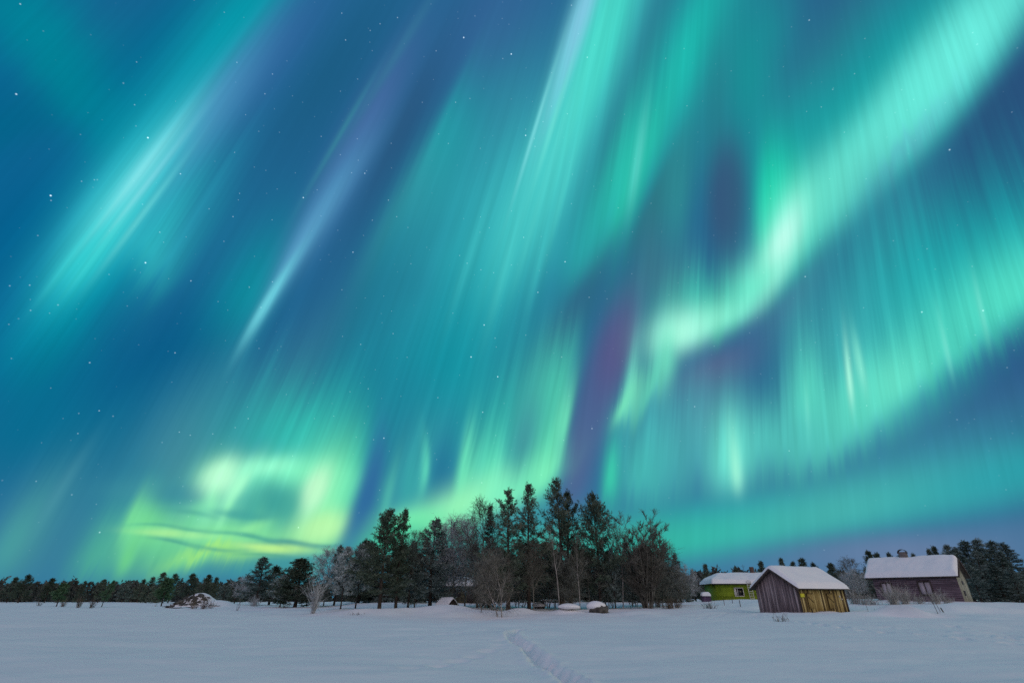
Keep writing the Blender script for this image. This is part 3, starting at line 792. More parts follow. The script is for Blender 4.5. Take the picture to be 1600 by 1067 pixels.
mound(1412, 965, 44, 2.9, .42, R(-24), .85)
mound(1296, 960, 47.2, 1.2, .5, R(25), .16)
mound(1222, 959, 48.4, 2.0, .5, R(115), .14)
mound(890, 962, 53, 1.5, .9, 0, .28)
mound(816, 960, 53, 1.6, 1.0, .3, .40)
mound(762, 958, 52, 2.2, 1.2, .2, .30)
mound(590, 960, 53, 3.2, 1.5, .1, .35)
mound(690, 958, 54, 3.5, 1.6, -.1, .35)
mound(335, 950, 71, 2.4, 1.6, 0, .75)
mound(1000, 962, 50, 2.5, 1.0, 0, .18)
mound(1560, 952, 50, 3.5, 1.2, .2, .22)
TRAIL = [(912, 1085), (896, 1062), (878, 1048), (858, 1035), (838, 1022), (818, 1009), (803, 999), (797, 992), (803, 986), (812, 982)]
def flat_spot(px, py):
    sx, sz = ray_slopes(px, py); Y = -CAM_H / sz
    return (sx * Y, Y)
TR = np.array([flat_spot(*p) for p in TRAIL])
def smooth_line(P, n):
    P = np.asarray(P, float); s = np.concatenate([[0], np.cumsum(np.linalg.norm(np.diff(P, axis=0), axis=1))])
    t = np.linspace(0, s[-1], n)
    Q = np.stack([np.interp(t, s, P[:, k]) for k in range(2)], 1)
    for _ in range(6):
        Q[1:-1] = (Q[:-2] + 2 * Q[1:-1] + Q[2:]) / 4
    return Q
TRS = smooth_line(TR, 260)
_rng = np.random.default_rng(5)
STEPS = []                                     # single boot or animal prints: x, y, radius, depth
s_len = np.concatenate([[0], np.cumsum(np.linalg.norm(np.diff(TRS, axis=0), axis=1))])
for k, s in enumerate(np.arange(0, s_len[-1], .38)):
    x = np.interp(s, s_len, TRS[:, 0]); y = np.interp(s, s_len, TRS[:, 1])
    i = min(np.searchsorted(s_len, s), len(TRS) - 2); d = TRS[i + 1] - TRS[i]; d /= np.linalg.norm(d) + 1e-9
    o = (.10 if k % 2 else -.10) + _rng.normal(0, .03)
    STEPS.append((x - d[1] * o, y + d[0] * o, .15, .08 + _rng.uniform(0, .06)))
for line, gap, dep in [([(1180, 962), (1290, 978), (1400, 990), (1500, 998), (1620, 1012)], .8, .07), ([(1300, 970), (1420, 984), (1540, 992), (1620, 1003)], .9, .06),
                       ([(1480, 975), (1560, 985), (1620, 990)], .6, .06), ([(1085, 966), (1120, 962), (1160, 958)], .7, .06), ([(640, 1040), (760, 1020), (800, 992)], .9, .035), ([(620, 1000), (700, 990), (800, 978)], 1.1, .035)]:
    L = smooth_line([flat_spot(*p) for p in line], 200)
    sl = np.concatenate([[0], np.cumsum(np.linalg.norm(np.diff(L, axis=0), axis=1))])
    for s in np.arange(0, sl[-1], gap):
        STEPS.append((np.interp(s, sl, L[:, 0]) + _rng.normal(0, .12), np.interp(s, sl, L[:, 1]) + _rng.normal(0, .12), .24, dep * 1.9 * _rng.uniform(.5, 1.3)))
STEPS = np.array(STEPS)

def ground(x, y, fine=False):
    x = np.asarray(x, float); y = np.asarray(y, float)
    yy = np.maximum(y, 2.6)
    u = np.clip((x / yy * 12 - GU[0]) / (GU[1] - GU[0]), 0, len(GU) - 1.001)
    v = np.clip((6 * np.log(yy) - GV[0]) / (GV[1] - GV[0]), 0, len(GV) - 1.001)
    i, j = u.astype(int), v.astype(int); fu, fv = u - i, v - j
    z = (GROUND[i, j] * (1 - fu) + GROUND[i + 1, j] * fu) * (1 - fv) + (GROUND[i, j + 1] * (1 - fu) + GROUND[i + 1, j + 1] * fu) * fv
    for mx, my, a, b, yaw, h in MOUNDS:
        dx, dy = x - mx, y - my
        p, q = (dx * math.cos(yaw) + dy * math.sin(yaw)) / a, (-dx * math.sin(yaw) + dy * math.cos(yaw)) / b
        z = z + h * np.exp(-(p * p + q * q) ** 1.3)
    z = z + .07 * fbm(x * .10, y * .22, 3, 3) + .026 * fbm(x * .6, y * 1.3, 9, 3)
    far = np.clip((y - 30) / 20, 0, 1) * np.clip((140 - y) / 60, 0, 1)
    z = z + far * .07 * fbm(x * .45, y * .45, 21, 3)
    return z
def ground_z(x, y): return float(ground(np.array([x]), np.array([y]))[0])
_tz = {}
def carve(x, y, z):
    near = (y > 6) & (y < 60) & (np.abs(x) < 60)
    idx = np.nonzero(near)[0]
    xs, ys = x[idx], y[idx]; dz = np.zeros(len(idx))
    # the trodden trough
    ok = np.nonzero((ys < 30) & (xs > -2) & (xs < 5))[0]
    d = np.full(len(ok), 9.0)
    for k in range(0, len(ok), 20000):
        o = ok[k:k + 20000]
        d[k:k + 20000] = np.sqrt(((xs[o, None] - TRS[None, :, 0]) ** 2 + (ys[o, None] - TRS[None, :, 1]) ** 2).min(1))
    rag = d + .09 * fbm(xs[ok] * 2.3, ys[ok] * 2.3, 31, 3)
    dz[ok] -= .17 * np.exp(-(rag / .20) ** 4)
    dz[ok] += .045 * np.exp(-((rag - .36) / .13) ** 2) * (.6 + .6 * fbm(xs[ok] * 1.7, ys[ok] * 1.7, 37, 2))
    for sx, sy, r, dep in STEPS:
        q = np.nonzero((np.abs(xs - sx) < 3 * r) & (np.abs(ys - sy) < 3 * r))[0]
        if len(q):
            dd = ((xs[q] - sx) ** 2 + (ys[q] - sy) ** 2) / r ** 2
            dz[q] -= dep * np.exp(-dd ** 2)
            dz[q] += dep * .25 * np.exp(-((np.sqrt(dd) - 1.5) / .35) ** 2)
    z[idx] += dz
    return z

def build_ground():
    fine = np.radians(np.arange(-56, 56.01, .17))
    coarse = np.radians(np.arange(58, 302.1, 4.0))
    an = np.concatenate([fine, coarse])        # clockwise from +Y
    r = [2.2]
    while r[-1] < 3200:
        k = r[-1]
        r.append(k * (1.012 if k < 90 else 1.05))
    r = np.array(r)
    X = r[:, None] * np.sin(an)[None, :]; Yv = r[:, None] * np.cos(an)[None, :]
    z = ground(X.ravel(), Yv.ravel())
    z = np.where(Yv.ravel() < 2.6, 0.0, z)
    z = carve(X.ravel(), Yv.ravel(), z)
    P = np.stack([X.ravel(), Yv.ravel(), z], 1)
    m = MB()
    nr, nc = len(r), len(an)
    i = np.arange(nr - 1)[:, None] * nc; k = np.arange(nc)[None, :]; k2 = (k + 1) % nc
    f = np.stack([i + k, i + nc + k, i + nc + k2, i + k2], -1).reshape(-1, 4)[:, ::-1]
    m.add(P, f)
    c = len(P)
    m.v.append(np.array([[0, 0, 0.0]])); m.t.append(np.array([.5])); m.n += 1
    m.f.append(np.stack([np.full(nc, c), k2[0], k[0]], 1)[:, ::-1])
    g = m.build('snow_field', M['snow'], smooth=True)
    tag(g, kind='structure')
    return g
build_ground()
# =================================================================== trees
def unit(v): return v / (np.linalg.norm(v, axis=-1, keepdims=True) + 1e-9)
def tufts(m, C, Dr, rng, n=8, L=.34, w=.05, spread=.9, droop=0.0):
    """needle tufts: n slim blades at every place C, leaning along Dr"""
    C = np.asarray(C); Dr = unit(np.asarray(Dr)); N = len(C)
    C2 = np.repeat(C, n, 0); D2 = np.repeat(Dr, n, 0)
    J = rng.normal(0, 1, (N * n, 3))
    d = unit(D2 + spread * unit(J)); d[:, 2] -= droop; d = unit(d)
    ln = L * rng.uniform(.6, 1.25, (N * n, 1))
    s = unit(np.cross(d, unit(rng.normal(0, 1, (N * n, 3))))) * w * rng.uniform(.7, 1.3, (N * n, 1))
    C2 = C2 + rng.normal(0, L * .22, C2.shape)
    a, b, c, e = C2 - s * .35, C2 + d * ln * .5 - s, C2 + d * ln, C2 + d * ln * .5 + s
    V = np.stack([a, b, c, e], 1).reshape(-1, 3)
    f = np.arange(N * n)[:, None] * 4 + np.arange(4)[None, :]
    tt = np.repeat(np.clip(rng.normal(.5, .22, N), 0, 1), n * 4)
    m.add(V, f, tt)

def conifer(seed, H, base, width, prof, n_limb, rise, per_limb, lod=1.0, two_tops=False, trunk_r=None, bare=0.0, lean=0.0, side=0.0, L=.27, w=.032, droop=0.0, gaps=.25, sub=7):
    """tapered trunk with limbs, and a crown of needle tufts set along the limbs"""
    rng = np.random.default_rng(seed)
    tm, cm = MB(), MB()
    tr = trunk_r or H * .013 + .03
    n = 9
    t = np.linspace(0, 1, n)
    bx, by = rng.normal(0, .010 * H, 2)
    def axis(q):
        return np.array([lean * H * q + bx * math.sin(q * 5), by * math.sin(q * 4), H * q])
    pts = np.array([axis(q) for q in t]); pts[0, 2] = -.5
    tm.tube(pts, tr * (1 - t * .9) * np.where(t == 0, 1.25, 1), 7)
    C, Dr = [], []
    def spray(p0, d, ln, k):
        """tufts strung along a shoot"""
        q = np.linspace(.12, 1.0, k)[:, None]
        C.append(p0 + d * ln * q + rng.normal(0, .025 + ln * .03, (k, 3))); Dr.append(np.tile(d, (k, 1)))
    step = (.17 if droop == 0 else .15) / lod
    crowns = [(0.0, 0.0, 1.0)]
    for i in range(n_limb):
        q = ((i + rng.uniform(0, 1)) / n_limb) ** .92
        z = base + (1 - base) * q * .97
        ln = prof(q) * width * H * (rng.uniform(.72, 1.1) if rng.random() > gaps else rng.uniform(.3, .65))
        az = i * 2.399 + rng.normal(0, .5)
        ln = max(ln * (1 + side * math.cos(az)), .16)
        o = axis(z)
        up = rise(q) + rng.normal(0, .12)
        d = np.array([math.cos(az) * math.cos(up), math.sin(az) * math.cos(up), math.sin(up)])
        curl = .22 if droop == 0 else .10
        k5 = np.linspace(0, 1, 6)[:, None]
        bend = rng.normal(0, .07, 3); bend[2] += curl - (.18 if droop else 0)
        lp = o + d * ln * k5 + bend * ln * k5 ** 2
        tm.tube(lp, (tr * .26 * (1 - .8 * z) + .006) * np.linspace(1, .25, 6), 3)
        tip = unit(d + 2 * bend)
        lat = unit(np.cross(d, [0, 0, 1.0]))
        s0 = .30 if q < .8 else .1
        nb = max(2, int(sub * (.5 + ln / (width * H))))
        for j in range(nb):
            s_ = s0 + (1 - s0) * (j + rng.random()) / nb
            p = o + d * ln * s_ + bend * ln * s_ ** 2
            sd = (1 if j % 2 else -1) * rng.uniform(.45, 1.0)
            d2 = unit(d * .75 + lat * sd + np.array([0, 0, rng.normal(.18 if droop == 0 else -.10, .16)]))
            l2 = ln * rng.uniform(.22, .42) * (1.25 - .55 * s_) + .10
            spray(p, d2, l2, max(2, int(l2 / step)))
        spray(o + d * ln * s0 + bend * ln * s0 ** 2, unit(tip * .6 + d * .4), ln * (1 - s0) * 1.06, max(2, int(ln * (1 - s0) / step)))
        if droop == 0 and q < .8 and rng.random() < .55:  # upright candles at the limb ends
            spray(lp[-1] - tip * .1, unit(tip * .35 + np.array([0, 0, 1.0]) + rng.normal(0, .2, 3)), rng.uniform(.2, .45) * (.6 + .5 * lod), 2)
    top = axis(.955)
    spray(top, np.array([0, 0, 1.0]), H * .055, 4)
    for j in range(5):
        a = j * 1.26 + rng.uniform(0, 1)
        spray(axis(.93 + .008 * j), unit(np.array([math.cos(a), math.sin(a), 1.3])), H * rng.uniform(.02, .045), 3)
    if two_tops:
        b0 = axis(.62); hd = np.array([-.085 * H, .03 * H, .30 * H])
        tm.tube([b0, b0 + hd * np.array([.8, .8, .5]), b0 + hd], [tr * .4, tr * .25, .02], 5)
        for i in range(16):
            q = .3 + .7 * i / 16; a = i * 2.4
            dd = unit(np.array([math.cos(a), math.sin(a), .5 + q]))
            spray(b0 + hd * q, dd, H * .07 * (1.25 - q), 5)
    C = np.concatenate(C); Dr = np.concatenate(Dr)
    tufts(cm, C, Dr, rng, n=7 if lod >= .8 else 6, L=L, w=w, droop=droop, spread=.75)
    return tm, cm

pine_prof = lambda q: min(1, .55 + q * 2.2) * max(0, 1.0 - q) ** .72 + .03
tall_prof = lambda q: min(1, .6 + q * 1.3) * max(0, 1.0 - q) ** .62 * 1.06 + .02
cone_prof = lambda q: max(0, 1.0 - q) ** .9 + .02
round_prof = lambda q: min(1, .6 + q * 2) * max(0.0, 1 - q ** 1.6) ** .75 + .03

def bare_tree(seed, H, stems=1, wild=.55, spread=.35, n1=16, n2=7, n3=5, fan=.6, twig=.016, lean=0.0, crooked=0.0, base=.25, droop=.15, tr=None, weep=.5):
    """leafless tree: stems, boughs and three orders of twigs"""
    rng = np.random.default_rng(seed)
    tm, cm = MB(), MB()
    tr = tr or H * .009 + .02
    def line(o, d, ln, n, wob, lift):
        P = [np.array(o, float)]; d = np.array(d, float)
        for k in range(n):
            d = unit(d + rng.normal(0, wob, 3) + np.array([0, 0, lift]))
            P.append(P[-1] + d * ln / n)
        return np.array(P)
    for s in range(stems):
        a = s * 2.399 + rng.uniform(0, 1)
        sp = spread * math.sqrt((s + .5) / stems) if stems > 1 else 0
        d0 = np.array([math.cos(a) * sp + lean, math.sin(a) * sp, 1.0])
        h = H * (rng.uniform(.88, 1.0) * (1.02 - .30 * (s + .5) / stems) if stems > 1 else 1.0)
        o = np.array([math.cos(a) * .25 * (stems > 1), math.sin(a) * .25 * (stems > 1), -.4])
        T = line(o, d0, h + .4, 9, .05 + crooked, .03 if stems > 1 else .06)
        T[:, :] *= 1
        sc_ = (h + .4) / max(T[-1, 2] + .4, .1); T[:, 2] = (T[:, 2] + .4) * sc_ - .4
        r0 = tr * (1 if stems == 1 else .6)
        tm.tube(T, r0 * np.linspace(1, .12, 10), 6)
        for i in range(n1):
            q = base + (1 - base) * (i + rng.random()) / n1 * .97
            k = q * 9; j = min(int(k), 8); p = T[j] + (T[j + 1] - T[j]) * (k - j)
            ax = unit(T[j + 1] - T[j]); az = i * 2.399 + rng.normal(0, .4)
            out = np.array([math.cos(az), math.sin(az), 0])
            l1 = h * fan * (.16 + .30 * (1 - q) ** .8 + .12 * math.sin(q * 3.1)) * rng.uniform(.7, 1.15)
            B = line(p, ax * .75 + out * .75, l1, 5, .10, .10)
            (tm if q < .6 else cm).tube(B, r0 * (1 - q * .85) * .42 * np.linspace(1, .2, 6) + twig * .35, 4)
            for a2 in range(n2):
                q2 = rng.uniform(.2, 1); k = q2 * 5; j = min(int(k), 4); p2 = B[j] + (B[j + 1] - B[j]) * (k - j)
                d2 = unit(B[j + 1] - B[j]) + rng.normal(0, wild, 3) + np.array([0, 0, .15])
                l2 = l1 * rng.uniform(.30, .62)
                T2 = line(p2, d2, l2, 4, .14, .05 - droop * .4)
                cm.tube(T2, twig * np.linspace(.85, .35, 5), 3, tint=rng.uniform(.2, .8))
                for a3 in range(n3):
                    q3 = rng.uniform(.15, 1); k = q3 * 4; j = min(int(k), 3); p3 = T2[j] + (T2[j + 1] - T2[j]) * (k - j)
                    d3 = unit(T2[j + 1] - T2[j]) + rng.normal(0, wild * 1.05, 3) - np.array([0, 0, droop * weep])
                    T3 = line(p3, d3, l2 * rng.uniform(.45, .9), 3, .2, -droop)
                    cm.tube(T3, twig * np.linspace(.55, .28, 4), 3, tint=rng.uniform(.2, .8))
    return tm, cm

# one or more models of each kind: (trunk mesh, crown mesh, model height)
def kind_model(kind, seed):
    up = lambda a, b: (lambda q: a + b * q)
    if kind == 'broad_pine':
        H = 11.5; t, c = conifer(seed, H, .12, .30, round_prof, 78, up(.0, .85), 0, two_tops=True, gaps=.35, side=.15, sub=9)
        return t, c, H, 'bark', 'needles'
    if kind == 'slim_pine':
        H = 12; t, c = conifer(seed, H, .14, .22, pine_prof, 72, up(.05, .85), 0, gaps=.5, side=.2)
        return t, c, H, 'bark', 'needles'
    if kind == 'tall_pine':
        H = 13; t, c = conifer(seed, H, .13, .225, tall_prof, 76, up(-.05, .95), 0, gaps=.6, side=.25)
        return t, c, H, 'bark', 'needles'
    if kind == 'rimed_pine':
        H = 9; t, c = conifer(seed, H, .08, .25, pine_prof, 66, up(.0, .85), 0, gaps=.3)
        return t, c, H, 'bark', 'rimed'
    if kind == 'rimed_spruce':
        H = 9; t, c = conifer(seed, H, .03, .25, cone_prof, 90, up(-.2, .8), 0, gaps=.2, droop=.10, sub=6)
        return t, c, H, 'bark', 'rimed'
    if kind == 'frost_pine':
        H = 7.2; t, c = conifer(seed, H, .22, .27, round_prof, 60, up(.0, .9), 0, gaps=.3, trunk_r=.09)
        return t, c, H, 'bark', 'frosted'
    if kind == 'spruce':
        H = 11; t, c = conifer(seed, H, .06, .17, cone_prof, 100, up(-.25, .75), 0, gaps=.2, droop=.12, sub=5)
        return t, c, H, 'bark', 'needles'
    if kind == 'dense_spruce':
        H = 6.5; t, c = conifer(seed, H, .04, .30, pine_prof, 90, up(-.05, .9), 0, gaps=.2)
        return t, c, H, 'bark', 'needles'
    if kind in ('far_pine', 'leaning_pine'):
        H = 7; t, c = conifer(seed, H, .10 if kind == 'far_pine' else .22, .28, pine_prof, 40, up(.0, .9), 0, lod=.6, L=.40, w=.05, lean=.18 if kind == 'leaning_pine' else 0, gaps=.4, sub=5)
        return t, c, H, 'bark', 'needles' if kind == 'far_pine' else 'young_needles'
    if kind == 'young_pine':
        H = 4; t, c = conifer(seed, H, .24, .27, round_prof, 34, up(.0, .9), 0, lod=.7, L=.36, w=.05, gaps=.3, sub=5)
        return t, c, H, 'bark', 'young_needles'
    if kind == 'far_spruce':
        H = 8; t, c = conifer(seed, H, .04, .22, cone_prof, 60, up(-.15, .85), 0, lod=.6, L=.38, w=.05, gaps=.25, droop=.08, sub=4)
        return t, c, H, 'bark', 'needles'
    if kind == 'far_frost':
        H = 7; t, c = conifer(seed, H, .06, .28, round_prof, 40, up(.0, .9), 0, lod=.6, L=.40, w=.05, gaps=.35, sub=5)
        return t, c, H, 'bark', 'rimed'
    if kind == 'birch':
        H = 9.5; t, c = bare_tree(seed, H, fan=.75, n1=24, n2=11, n3=8, twig=.019)
        return t, c, H, 'twig', 'twig'
    if kind == 'thicket':
        H = 7; t, c = bare_tree(seed, H, stems=5, spread=.36, fan=.8, n1=12, n2=9, n3=8, twig=.020, base=.1, tr=.07)
        return t, c, H, 'twig', 'twig_grey'
    if kind == 'rimed_birch':
        H = 5; t, c = bare_tree(seed, H, stems=5, spread=.7, fan=.9, n1=10, n2=9, n3=8, twig=.022)
        return t, c, H, 'twig', 'twig_frost'
    if kind == 'frost_birch':
        H = 8.5; t, c = bare_tree(seed, H, fan=.85, n1=26, n2=12, n3=9, twig=.023, base=.15)
        return t, c, H, 'twig', 'twig_frost'
    if kind == 'pale_birch':
        H = 9; t, c = bare_tree(seed, H, fan=.5, n1=14, n2=8, n3=6, base=.4, tr=.095, crooked=.03)
        return t, c, H, 'birch', 'twig'
    if kind == 'crooked_birch':
        H = 7; t, c = bare_tree(seed, H, stems=2, spread=.35, fan=.95, n1=15, n2=9, n3=8, crooked=.10, tr=.14, lean=-.12, base=.12, twig=.019)
        return t, c, H, 'birch', 'twig'
    if kind == 'alder':
        H = 9; t, c = bare_tree(seed, H, stems=22, wild=.32, spread=.30, fan=.44, n1=10, n2=7, n3=7, base=.15, tr=.11, droop=-.03, twig=.020)
        return t, c, H, 'twig', 'twig'
NAMES = dict(broad_pine='pine_tree', slim_pine='pine_tree', tall_pine='pine_tree', rimed_pine='pine_tree', frost_pine='pine_tree', far_pine='pine_tree', far_frost='pine_tree', leaning_pine='pine_tree', young_pine='pine_tree',
             spruce='spruce_tree', rimed_spruce='spruce_tree', dense_spruce='spruce_tree', far_spruce='spruce_tree', birch='birch_tree', rimed_birch='birch_tree', frost_birch='birch_tree',
             pale_birch='birch_tree', thicket='birch_tree', crooked_birch='birch_tree', alder='alder_tree')
VARIANTS = dict(tall_pine=3, rimed_pine=3, far_pine=4, far_spruce=3, frost_pine=2, frost_birch=2, birch=3, pale_birch=3, broad_pine=2, slim_pine=2, rimed_spruce=2, thicket=3)
MODELS, USED = {}, {}
def model(kind, k):
    k %= VARIANTS.get(kind, 1)
    if (kind, k) not in MODELS:
        t, c, H, mt, mc = kind_model(kind, 100 * len(kind) + 17 * k + ord(kind[0]) + 3)
        MODELS[kind, k] = (t.mesh('trunk', M[mt], True), c.mesh('crown', M[mc]), H)
    return MODELS[kind, k]
_r = random.Random(11)
def plant(kind, x, y, z, height, wf, label, group):
    n = USED[kind] = USED.get(kind, -1) + 1
    tm, cm, H = model(kind, n)
    root = empty(NAMES[kind], (x, y, z), _r.uniform(0, 6.28) if kind not in ('crooked_birch', 'leaning_pine') else 0.0)
    s = height / H
    root.scale = (s * wf, s * wf, s)
    tag(root, label, 'tree', group)
    for nm, me in (('trunk', tm), ('crown', cm)):
        o = bpy.data.objects.new(nm, me); COL.objects.link(o); o.parent = root
    return root
for px, py, top, Y, kind, wf, grp, label in TREES:
    p, q = spot(px, py, Y), spot(px, top, Y)
    z = ground_z(p.x, p.y)
    plant(kind, p.x, p.y, z, q.z - z, wf, label, grp)
for k, (px, Y) in enumerate(BACK):
    p = spot(px, 941, Y); z = ground_z(p.x, p.y)
    top = spot(px, 846 + (k * 37) % 26, Y)
    plant('rimed_spruce' if k % 3 else 'dense_spruce', p.x, p.y, z, top.z - z, 1.3, 'dark spruce deep in the shade behind the trunks of the central grove', 'dark spruces behind the grove trunks')

# far woods: one mass nobody could count
def far_woods():
    rng = np.random.default_rng(77); m = MB()
    C, Dr = [], []
    def wood(x, y, h):
        z = ground_z(x, y)
        k = 60; q = rng.uniform(-0.03, 1, k); q = np.sign(q) * np.abs(q) ** 1.15; r = .26 * h * (1.03 - np.maximum(q, 0)) ** .8 * rng.uniform(.3, 1, k) ** .6; a = rng.uniform(0, 6.28, k)
        C.append(np.stack([x + r * np.cos(a), y + r * np.sin(a), z + q * h], 1))
        Dr.append(np.stack([np.cos(a), np.sin(a), rng.normal(.2, .4, k)], 1))
    for i in range(760):
        sx = rng.uniform(-1.35, 1.5)
        Y = rng.uniform(165, 215) if sx < .15 else rng.uniform(120, 150)
        py = (914 + rng.normal(0, 4.0)) if sx < .15 else 893 + rng.normal(0, 4)
        if sx > .15: py += 6
        h = spot(800, py, Y).z - ground_z(sx * Y, Y)
        wood(sx * Y, Y, max(h, 2.5))
    tufts(m, np.concatenate(C), np.concatenate(Dr), rng, n=5, L=1.0, w=.22, spread=1.0)
    o = m.build('far_woods', M['far_greyed'])
    tag(o, 'dark distant forest edge along the horizon', 'forest', kind='stuff')
M['far_greyed'] = material('far_needles', [(0.2, (.035, .045, .040)), (.55, (.075, .085, .078)), (.85, (.15, .155, .15))], .8, (.12, .12, .12), tint_w=.5)  # needle colour greyed to stand in for distance haze
far_woods()
# =================================================================== houses
def board_wall(m, p0, d, length, top, nrm, rng, bw=.16, th=.03, z0=-.4, skip=()):
    """upright boards of uneven width side by side; top(t) gives the height at t along the wall"""
    p0, d, nrm = Vector(p0), Vector(d), Vector(nrm)
    t = 0.0
    while t < length - .02:
        w = min(bw * rng.uniform(.75, 1.3), length - t)
        a, b = t, t + w - .008
        mid = (a + b) / 2
        if not any(s[0] < mid < s[1] for s in skip):
            off = rng.uniform(0, .018)
            q = []
            for z_of in (lambda s: z0, top):
                for s, o in ((a, off), (b, off), (b, off + th), (a, off + th)):
                    v = p0 + d * s + nrm * o; q.append((v.x, v.y, p0.z + z_of(s)))
            m.hexa(q, rng.uniform(0, 1))
        t += w

def snow_blanket(x0, x1, y0, y1, ridge_y, z_eave0, z_ridge, z_eave1, th, seed, nx=70, ny=44, droop=.05, hip=0.0):
    """a thick rounded blanket of snow over a gable roof whose ridge runs along x"""
    u = np.linspace(0, 1, nx); v = np.linspace(0, 1, ny)
    X = x0 + (x1 - x0) * u[:, None] + 0 * v[None, :]
    Yv = y0 + (y1 - y0) * v[None, :] + 0 * u[:, None]
    def roof(y):
        left = z_eave0 + (z_ridge - z_eave0) * (y - y0) / (ridge_y - y0)
        right = z_ridge + (z_eave1 - z_ridge) * (y - ridge_y) / (y1 - ridge_y)
        return np.where(y < ridge_y, left, right)
    base = roof(Yv)
    if hip: base = np.minimum(base, z_eave0 + (z_ridge - z_eave0) * (X - x0) / hip)
    # rounded crest
    sm = np.minimum(np.abs(Yv - ridge_y) / .55, 1); crest = (1 - sm) ** 2 * .10
    e = np.minimum(np.minimum(X - x0, x1 - X), np.minimum(Yv - y0, y1 - Yv))
    edge = np.sqrt(np.clip(1 - (1 - np.clip(e / (th * .9), 0, 1)) ** 2, 0, 1))
    n = fbm(X * .8 + seed, Yv * .8, seed, 3)
    top = base - crest + th * edge * (1 + .16 * n) + .02
    wob = .05 * fbm(X * 1.3, Yv * 1.3 + seed, seed + 5, 2) * (e < .02)
    Yt = Yv + np.where(Yv <= y0 + 1e-6, wob - droop, np.where(Yv >= y1 - 1e-6, wob + droop, 0))
    P = np.stack([X, Yt, top], -1)
    m = MB(); m.grid(P)
    B = np.stack([X, Yt, base + .004], -1); m.grid(B, flip=True)
    for a, b in ((P[0], B[0]), (P[-1], B[-1]), (P[:, 0], B[:, 0]), (P[:, -1], B[:, -1])):
        m.grid(np.stack([a, b], 0))
    return m

def roof_slab(x0, x1, y0, y1, ridge_y, z0, zr, z1, th, tint=.4, hip=0.0):
    m = MB()
    if hip:
        h = x0 + hip
        m.hexa([(x0, y0, z0 - th), (x1, y0, z0 - th), (x1, ridge_y, zr - th), (h, ridge_y, zr - th), (x0, y0, z0), (x1, y0, z0), (x1, ridge_y, zr), (h, ridge_y, zr)], tint)
        m.hexa([(h, ridge_y + .002, zr - th), (x1, ridge_y + .002, zr - th), (x1, y1, z1 - th), (x0, y1, z1 - th), (h, ridge_y + .002, zr), (x1, ridge_y + .002, zr), (x1, y1, z1), (x0, y1, z1)], tint)
        m.add([(x0 + .003, y0 + .003, z0 - .003), (x0 + .003, y1 - .003, z1 - .003), (h, ridge_y, zr - .003)], [(0, 1, 2)], tint)
        return m
    m.hexa([(x0, y0, z0 - th), (x1, y0, z0 - th), (x1, ridge_y, zr - th), (x0, ridge_y, zr - th), (x0, y0, z0), (x1, y0, z0), (x1, ridge_y, zr), (x0, ridge_y, zr)], tint)
    m.hexa([(x0, ridge_y + .002, zr - th), (x1, ridge_y + .002, zr - th), (x1, y1, z1 - th), (x0, y1, z1 - th), (x0, ridge_y + .002, zr), (x1, ridge_y + .002, zr), (x1, y1, z1), (x0, y1, z1)], tint)
    return m

